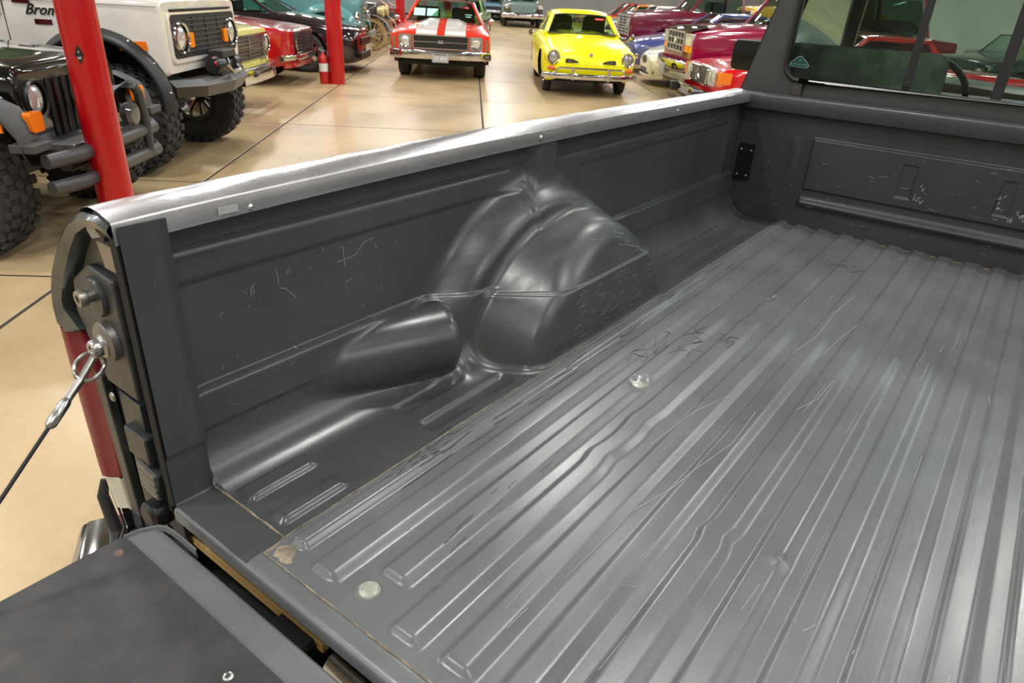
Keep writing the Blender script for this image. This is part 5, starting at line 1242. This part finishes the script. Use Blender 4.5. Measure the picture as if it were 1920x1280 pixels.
def maroon():
    MP = carpaint('maroon_paint', srgb(104,16,44), .2)
    c = Car('maroon_pickup', at(19.5,4.65), -141, 'maroon older pickup with tall chrome barred grille above the blue car', 'pickup truck', MP)
    rows = [(0,.93,.95,.92,.62,.9,1.20,1.24),(-.05,.95,.97,.94,.6,.9,1.24,1.28),(-.8,.97,.99,.93,.55,.9,1.28,1.36),(-1.5,.97,.99,.93,.5,.9,1.30,1.40),(-3.0,.97,.99,.94,.5,.9,1.32,1.36),(-5.2,.97,.99,.95,.5,.9,1.26,1.28)]
    c.body(rows, [(-.9,.42,.47),(-4.0,.42,.47)]); c.greenhouse(1.34,-1.55,-2.0,-2.9,-3.0,.84,.70,1.92, rise=.03, pil=.045)
    c.wheels(.82,-.9,-4.0,.40,.24,'hubcap',.55)
    SG = mat('grille_silver'); mb = MB(); prism(mb, rrect(0,.96,.90,.24,.03,3), -.03, .02); g = c.part('grille', mb, GR_D)
    for k in range(7): mb = MB(); mb.box((0,.035,.745+k*.072), (1.80,.03,.022)); mb.build('grille_bar', SG, g)
    for x in (-.9,-.55,0,.55,.9): mb = MB(); mb.box((x,.035,.96), (.05,.035,.50)); mb.build('grille_post', SG, g)
    for sx in (-1,1): c.headlight(sx*.72,.04,1.02,.09,SG,.03)
    c.part('bumper', bar(arc(1.0,.2,.15,.58,13,4), .09, .04, .4), CHROME, True)
    for sx in (-1,1):
        A = [[(sx*(.985+dx), -.9+.44*math.cos(a), .47+.45*math.sin(a)*1.0) for dx in (0,.02)] for a in np.linspace(.1,PI-.1,20)]; grid('arch_trim', np.array(A), CHROME, c.root)
maroon()
def simple(name, pos, ang, label, cat, paint, tall=0, roofp=None, grp=None, conv=None, extra=None, scale=1):
    c = Car(name, pos, ang, label, cat, paint, grp, scale)
    k = tall
    rows = [(0,.80,.88,.84,.40+k*.2,.6+k,.80+k,.84+k),(-.06,.86,.92,.88,.36+k*.2,.6+k,.83+k,.87+k),(-.9,.90,.94,.88,.26+k*.3,.62+k,.88+k,.94+k),(-1.6,.91,.95,.87,.24+k*.3,.62+k,.91+k,.97+k),(-3.6,.91,.95,.87,.24+k*.3,.62+k,.92+k,.96+k),(-4.6,.85,.90,.83,.35+k*.3,.62+k,.86+k,.90+k)]
    c.body(rows, [(-.88,.34,.40),(-3.6,.34,.40)], ny=60)
    if conv is None: c.greenhouse(.94+k,-1.55,-2.1,-3.1,-3.8,.80,.62,1.36+k*1.5, paint=roofp, rise=.03)
    c.wheels(.77,-.88,-3.6,.34,.21,'steel',.6)
    c.box('grille', (0,.01,.64+k), (1.1,.04,.18), GR_D)
    for q in range(3): c.box('grille_bar', (0,.035,.58+q*.06+k), (1.1,.012,.012), CHROME)
    for sx in (-1,1): c.headlight(sx*.70,.01,.66+k,.085,CHROME,.03)
    c.part('bumper', bar(arc(.94,.12,.15,.45+k*.4,11,4), .07, .035, .4), CHROME, True)
    return c
# row continuing beyond, all on the right of the aisle
c = simple('red_hardtop', at(22.3,4.7), -141, 'red hardtop coupe with slanted windows beyond the maroon pickup', 'car', carpaint('signal_red', srgb(190,14,30), .2))
c = simple('white_roof_sedan', at(25.2,4.7), -141, 'pale sedan with turquoise side behind the yellow coupe roof', 'car', carpaint('turquoise_paint', srgb(120,176,184), .25), roofp=carpaint('roof_white', srgb(228,226,220), .3))
c = simple('orange_sedan', at(28.1,4.7), -141, 'orange sedan farthest of the cars behind the yellow coupe roof', 'car', carpaint('orange_paint', srgb(226,130,30), .25))
c = simple('red_sedan', at(31.2,4.9), -141, 'small red car at the far end of the right row', 'car', carpaint('signal_red'))
# second row behind on the right
c = simple('yellow_van', at(26.2,10.4), -141, 'yellow boxy vehicle high behind the magenta truck', 'truck', carpaint('school_yellow', srgb(236,176,16), .3), tall=.62, scale=1.05)
c = simple('red_coupe', at(22.4,11.0), -141, 'dark red car behind the maroon pickup cab', 'car', carpaint('dark_red', srgb(120,16,26), .25))
c = simple('silver_sedan', at(17.6,13.8), -141, 'silver car deep in the second row on the right', 'car', carpaint('silver_paint', (.42,.43,.44,1), .25, 1, .5))
# convertibles seen through the rear window
gp = carpaint('dark_green_paint', srgb(20,52,46), .15)
c = simple('green_convertible', at(13.1,9.9), -125, 'dark green convertible with folded tan top seen through the rear window', 'car', gp, conv=True)
TAN = mat('tan_canvas', srgb(176,150,112), .8)
A = np.array([[(q*.72, -2.9-.9*t, 1.02+.10*math.sin(PI*t)+.03*math.cos(q*2.5)) for q in np.linspace(-1,1,13)] for t in np.linspace(0,1,9)]); grid('folded_top', A, TAN, c.root, flip=False)
A = np.array([[(q*(.74-.06*t), -1.55-.42*t+.08*(1-q*q), .95+.36*t) for q in np.linspace(-1,1,9)] for t in np.linspace(0,1,4)]); grid('windshield', A, GLASS, c.root)
mb = MB(); mb.tube([(-.74,-1.55,.95),(-.68,-1.97,1.31),(0,-1.9,1.33),(.68,-1.97,1.31),(.74,-1.55,.95)], .02, 6); c.part('windshield_frame', mb, CHROME, True)
mb = MB(); mb.box((0,0,0), (.34,.004,.22)); o = c.part('price_sheet', mb, SHEET); o.location = (-.35,-1.70,1.10); o.rotation_euler = (.86,0,0)
for sx in (-1,1): mb = MB(); mb.box((sx*.36,-2.6,1.02), (.5,.14,.34)); c.part('seat', mb, TAN)
c = simple('green_coupe', at(9.4,14.2), -141, 'dark green coupe in the row behind the green convertible', 'car', gp)
c = simple('grey_pickup', at(6.2,13.2), -141, 'grey tall vehicle in the second row seen through the rear window', 'truck', carpaint('grey_paint', (.20,.21,.21,1), .3), tall=.3)
# centre of the aisle, far away
def fifties():
    P = carpaint('grey_green_paint', srgb(112,134,130), .22)
    c = Car('fifties_sedan', (-21.5,30.2), -50, 'grey-green 1950s sedan with chrome bumper far down the aisle', 'car', P, scale=1.1)
    rows = [(0,.84,.92,.86,.45,.66,.86,.96),(-.08,.88,.95,.9,.4,.66,.92,1.02),(-.8,.92,.97,.9,.3,.66,1.0,1.10),(-1.7,.93,.97,.9,.28,.66,1.02,1.10),(-4.0,.93,.97,.9,.28,.66,1.02,1.08),(-5.0,.84,.9,.8,.4,.66,.95,1.0)]
    c.body(rows, [(-.95,.34,.40),(-4.0,.34,.40)], ny=60); c.greenhouse(1.05,-1.75,-2.2,-3.3,-4.0,.80,.66,1.50, rise=.04)
    c.wheels(.78,-.95,-4.0,.35,.2,'hubcap',.6)
    for sx in (-1,1): c.headlight(sx*.76,.02,.88,.10,CHROME,.05); c.box('grille_end', (sx*.72,.02,.66), (.30,.04,.22), mat('dark_chrome'))
    mb = MB(); mb.tube([(-.62,.03,.98),(-.50,.04,.60),(.50,.04,.60),(.62,.03,.98)], .02, 6); mb.tube([(-.06,.05,.86),(0,.05,.80),(.06,.05,.86)], .012, 6); c.part('hood_trim', mb, CHROME, True)
    c.part('bumper', bar(arc(.98,.16,.15,.50,13,4), .10, .05, .4), CHROME, True)
    mb = MB(); mb.box((0,.22,.50), (.36,.02,.12)); c.part('licence_plate', mb, mat('plate_grey'))
    for sx in (-1,1): c.box('bumper_guard', (sx*.42,.21,.50), (.08,.06,.24), CHROME)
fifties()
c = simple('light_blue_car', (-27.5,35.5), -60, 'light blue car farthest down the aisle', 'car', carpaint('light_blue', srgb(130,180,210), .25), scale=1.05)
c = simple('green_hatch', at(22.5,-.1), -55, 'lime green car directly behind the orange muscle car', 'car', carpaint('lime_green', srgb(110,150,50), .25))
c = simple('orange_coupe', at(22.6,-2.0), 38, 'bright orange car beside the third red column', 'car', carpaint('vivid_orange', srgb(240,70,20), .25), tall=.1)
c = simple('black_sedan', at(25.5,-2.2), 38, 'black car in the left row beyond the orange one', 'car', carpaint('gloss_black'))
c = simple('blue_coupe', at(28.5,-2.2), 38, 'blue car at the far end of the left row', 'car', carpaint('blue_paint', srgb(40,70,130), .25))
# ---------------- columns ----------------
def column(pos, r, h, label, name='red_column'):
    root = empty(name, (pos[0], pos[1], GZ)); tag(root, label, 'column', 'red columns')
    mb = MB(); mb.lathe([(0,0),(r,0),(r,h),(0,h)], (0,0,0), 'z', 40); mb.build('shaft', REDP, root, True)
    mb = MB(); mb.lathe([(r,0),(r+.012,0),(r+.010,.012),(r,.014)], (0,0,0), 'z', 30); mb.build('base_weld', REDP, root, True)
    return root
p1 = (-3.63, 1.55); col1 = column(p1, .105, 6.4, 'nearest red column, with small black diamond sticker')
a = math.atan2(CAM[1]-p1[1], CAM[0]-p1[0]); 
mb = MB(); rr = .1065; th = .33
def onp(t, z): return (rr*math.cos(a+t), rr*math.sin(a+t), z)
ST = [(0,.055),(.5,0),(0,-.055),(-.5,0)]
mb.add([onp(-.38+.95*x*.9 if False else -.30+x*.95*.5*2*.5, 1.13+z) for x, z in ST], [(0,1,2,3)])
sk = mb.build('diamond_sticker', mat('sticker_black', (.012,.012,.014,1), .3), col1)
mb = MB(); mb.add([(p[0]*1.004, p[1]*1.004, p[2]) for p in (onp(-.42,1.118), onp(-.20,1.118), onp(-.24,1.105), onp(-.38,1.105))], [(0,1,2,3)]); mb.add([(p[0]*1.004, p[1]*1.004, p[2]) for p in (onp(-.34,1.15), onp(-.27,1.15), onp(-.27,1.138), onp(-.34,1.138))], [(0,1,2,3)])
mb.build('sticker_print', mat('sticker_light', (.4,.4,.42,1), .5), sk)
p2 = (-9.07, 7.90); col2 = column(p2, .135, 6.4, 'red column with white outlet box and fire extinguisher at its foot')
a2 = math.atan2(CAM[1]-p2[1], CAM[0]-p2[0]); ca, sa = math.cos(a2), math.sin(a2)
mb = MB(); Rz = Matrix.Rotation(a2, 3, 'Z'); t = Vector((-sa, ca, 0)); f = Vector((ca, sa, 0))
c0 = f*.155 - t*.045 + Vector((0,0,1.40)); mb.box(c0, (.05,.12,.12), Rz); ob = mb.build('outlet_box', mat('outlet_white', (.62,.60,.56,1), .4), col2)
for dy in (-.028,.028):
    for dz in (-.028,.028): mb = MB(); mb.box(c0 + f*.027 + t*dy + Vector((0,0,dz)), (.006,.040,.040), Rz); mb.build('socket', mat('socket_cream', (.8,.76,.68,1), .4), ob)
mb = MB(); mb.tube([c0+Vector((0,0,.06)), c0+Vector((0,0,.6)), c0+Vector((0,0,4.9))], .012, 6); mb.build('conduit', mat('conduit_grey', (.4,.36,.34,1), .4, .5), col2, True)
p3 = room(22.4, -1.7); column((p3.x, p3.y), .135, 6.4, 'third red column, behind the orange muscle car')
# fire extinguisher standing by the column
ex = empty('fire_extinguisher', (p2[0]-t.x*.21+f.x*.06, p2[1]-t.y*.21+f.y*.06, GZ)); tag(ex, 'red fire extinguisher standing at the foot of the second column', 'fire extinguisher')
mb = MB(); mb.lathe([(0,0),(.072,0),(.078,.02),(.078,.40),(.06,.45),(.03,.475),(.022,.50),(0,.50)], (0,0,0), 'z', 24); mb.build('cylinder', REDP, ex, True)
mb = MB(); mb.lathe([(.0795,.20),(.0795,.33)], (0,0,0), 'z', 24); mb.build('label_band', mat('label_white', (.7,.7,.68,1), .5), ex, True)
mb = MB(); mb.lathe([(0,.50),(.025,.50),(.025,.54),(0,.54)], (0,0,0), 'z', 12); mb.box((-.05,0,.565), (.13,.02,.015)); mb.box((-.05,0,.535), (.11,.02,.012), Matrix.Rotation(.2,3,'Y')); mb.build('valve_handle', ALU, ex)
mb = MB(); mb.tube([(.02,0,.53),(.07,.02,.52),(.105,.02,.44),(.10,.02,.2)], .012, 8); mb.build('hose', BLACK, ex, True)
# ---------------- people ----------------
def person(pos, ang, label, shirt, pants, skin=(.52,.33,.24,1), hair=(.05,.03,.02,1), pose=0):
    root = empty('person', (pos[0], pos[1], GZ)); root.rotation_euler = (0,0,ang); tag(root, label, 'person')
    def skinned(name, V, E, R, m, parent=root, root_i=0, lv=2):
        me = bpy.data.meshes.new(name); me.from_pydata(V, E, []); o = link(name, me, m, parent)
        sm = o.modifiers.new('skin', 'SKIN'); sd_ = me.skin_vertices[0].data if me.skin_vertices else None
        if sd_ is None:
            bm = bmesh.new(); bm.from_mesh(me); bm.verts.layers.skin.verify(); bm.to_mesh(me); bm.free(); sd_ = me.skin_vertices[0].data
        for i, r in enumerate(R): sd_[i].radius = r if isinstance(r, tuple) else (r, r); sd_[i].use_root = (i == root_i)
        sb = o.modifiers.new('sub', 'SUBSURF'); sb.levels = lv; sb.render_levels = lv
        return o
    SK = mat('skin', skin, .5)
    # body: one continuous surface; y is forward
    V = [(0,0,.95),(0,.01,1.15),(0,0,1.30),(0,-.01,1.45),(0,0,1.55),(0,.015,1.62),(0,.02,1.70),
         (.09,0,.92),(.10,.03,.50),(.10,.0,.09),(-.09,0,.92),(-.11,.02,.50),(-.13,-.03,.09),
         (.19,-.01,1.42),(.24,.0,1.15),(.14,.20,1.02),(-.19,-.01,1.42),(-.24,.0,1.15),(-.12,.22,1.06),(.10,.14,.035),(-.13,.11,.035)]
    E = [(0,1),(1,2),(2,3),(3,4),(4,5),(5,6),(0,7),(7,8),(8,9),(9,19),(0,10),(10,11),(11,12),(12,20),(3,13),(13,14),(14,15),(3,16),(16,17),(17,18)]
    R = [(.15,.11),(.14,.105),(.17,.115),(.14,.09),.055,.08,.085,(.10,.10),.065,.048,(.10,.10),.065,.048,.065,.048,.035,.065,.048,.035,(.045,.03),(.045,.03)]
    skinned('body', V, E, R, SK)
    Vs = [(0,0,.98),(0,.01,1.14),(0,0,1.32),(0,-.01,1.46),(.20,-.01,1.42),(.245,.0,1.20),(-.20,-.01,1.42),(-.245,.0,1.20),(0,0,.86)]
    skinned('shirt', Vs, [(0,1),(1,2),(2,3),(3,4),(4,5),(3,6),(6,7),(0,8)], [(.185,.135),(.17,.13),(.19,.135),(.15,.10),.085,.075,.085,.075,(.19,.14)], shirt)
    Vp = [(0,0,.95),(.095,0,.88),(.10,.03,.50),(.10,.0,.06),(-.095,0,.88),(-.11,.02,.50),(-.13,-.03,.06)]
    skinned('trousers', Vp, [(0,1),(1,2),(2,3),(0,4),(4,5),(5,6)], [(.17,.12),(.115,.115),.085,.075,(.115,.115),.085,.075], pants)
    for x, y in ((.10,.05),(-.13,.02)):
        mb = MB(); mb.tube([(x,y-.11,.04),(x,y,.055),(x,y+.10,.045),(x,y+.15,.03)], [.042,.048,.042,.028], 10, True, (1,.75,.8)); mb.build('shoe', mat('shoe_black', (.02,.02,.02,1), .5), root, True)
        mb = MB(); mb.box((x,y+.02,.010), (.088,.28,.018)); mb.build('sole', mat('sole_white', (.5,.5,.48,1), .6), root)
    mb = MB(); mb.lathe([(0,.115),(.06,.105),(.098,.06),(.104,0),(.09,-.05)], (0,-.012,1.70), 'z', 18); mb.build('hair', mat('hair', hair, .7), root, True)
    for x in (-.032,.032): mb = MB(); mb.lathe([(0,.006),(.010,.003),(.012,-.004)], (x,.100,1.68), 'y', 10); mb.build('eye', BLACK, root, True)
    mb = MB(); mb.tube([(0,.095,1.69),(0,.118,1.652),(0,.10,1.645)], [.008,.014,.01], 8); mb.tube([(-.022,.097,1.615),(0,.104,1.612),(.022,.097,1.615)], .005, 6); mb.build('face', SK, root, True)
    for hx, hy, hz, s in ((.14,.20,1.02,1),(-.12,.22,1.06,-1)):
        V = [(hx,hy-.01,hz+.005),(hx-.015*s,hy+.05,hz)]; E = [(0,1)]; R = [(.034,.02),(.040,.016)]
        for k in range(4):
            b = len(V); ox = (k-1.5)*.019
            V += [(hx-.015*s+ox,hy+.075,hz-.002),(hx-.015*s+ox,hy+.105+.006*(k in (1,2)),hz-.018),(hx-.015*s+ox,hy+.115+.006*(k in (1,2)),hz-.045)]; E += [(1,b),(b,b+1),(b+1,b+2)]; R += [.010,.009,.008]
        b = len(V); V += [(hx-.045*s,hy+.04,hz-.008),(hx-.055*s,hy+.075,hz-.02)]; E += [(0,b),(b,b+1)]; R += [.011,.009]
        skinned('hand', V, E, R, SK, root, 0, 1)
DEN = mat('dark_jeans', (.012,.016,.030,1), .8); GSH = mat('grey_shirt', (.20,.20,.21,1), .85); BSH = mat('black_shirt', (.015,.014,.016,1), .8)
person((-15.3,14.9), math.radians(-60), 'person in grey t-shirt and dark jeans standing behind the second column', GSH, DEN)
person((-20.4,24.6), math.radians(-30), 'person in dark clothes beside the far grey-green sedan', BSH, DEN)
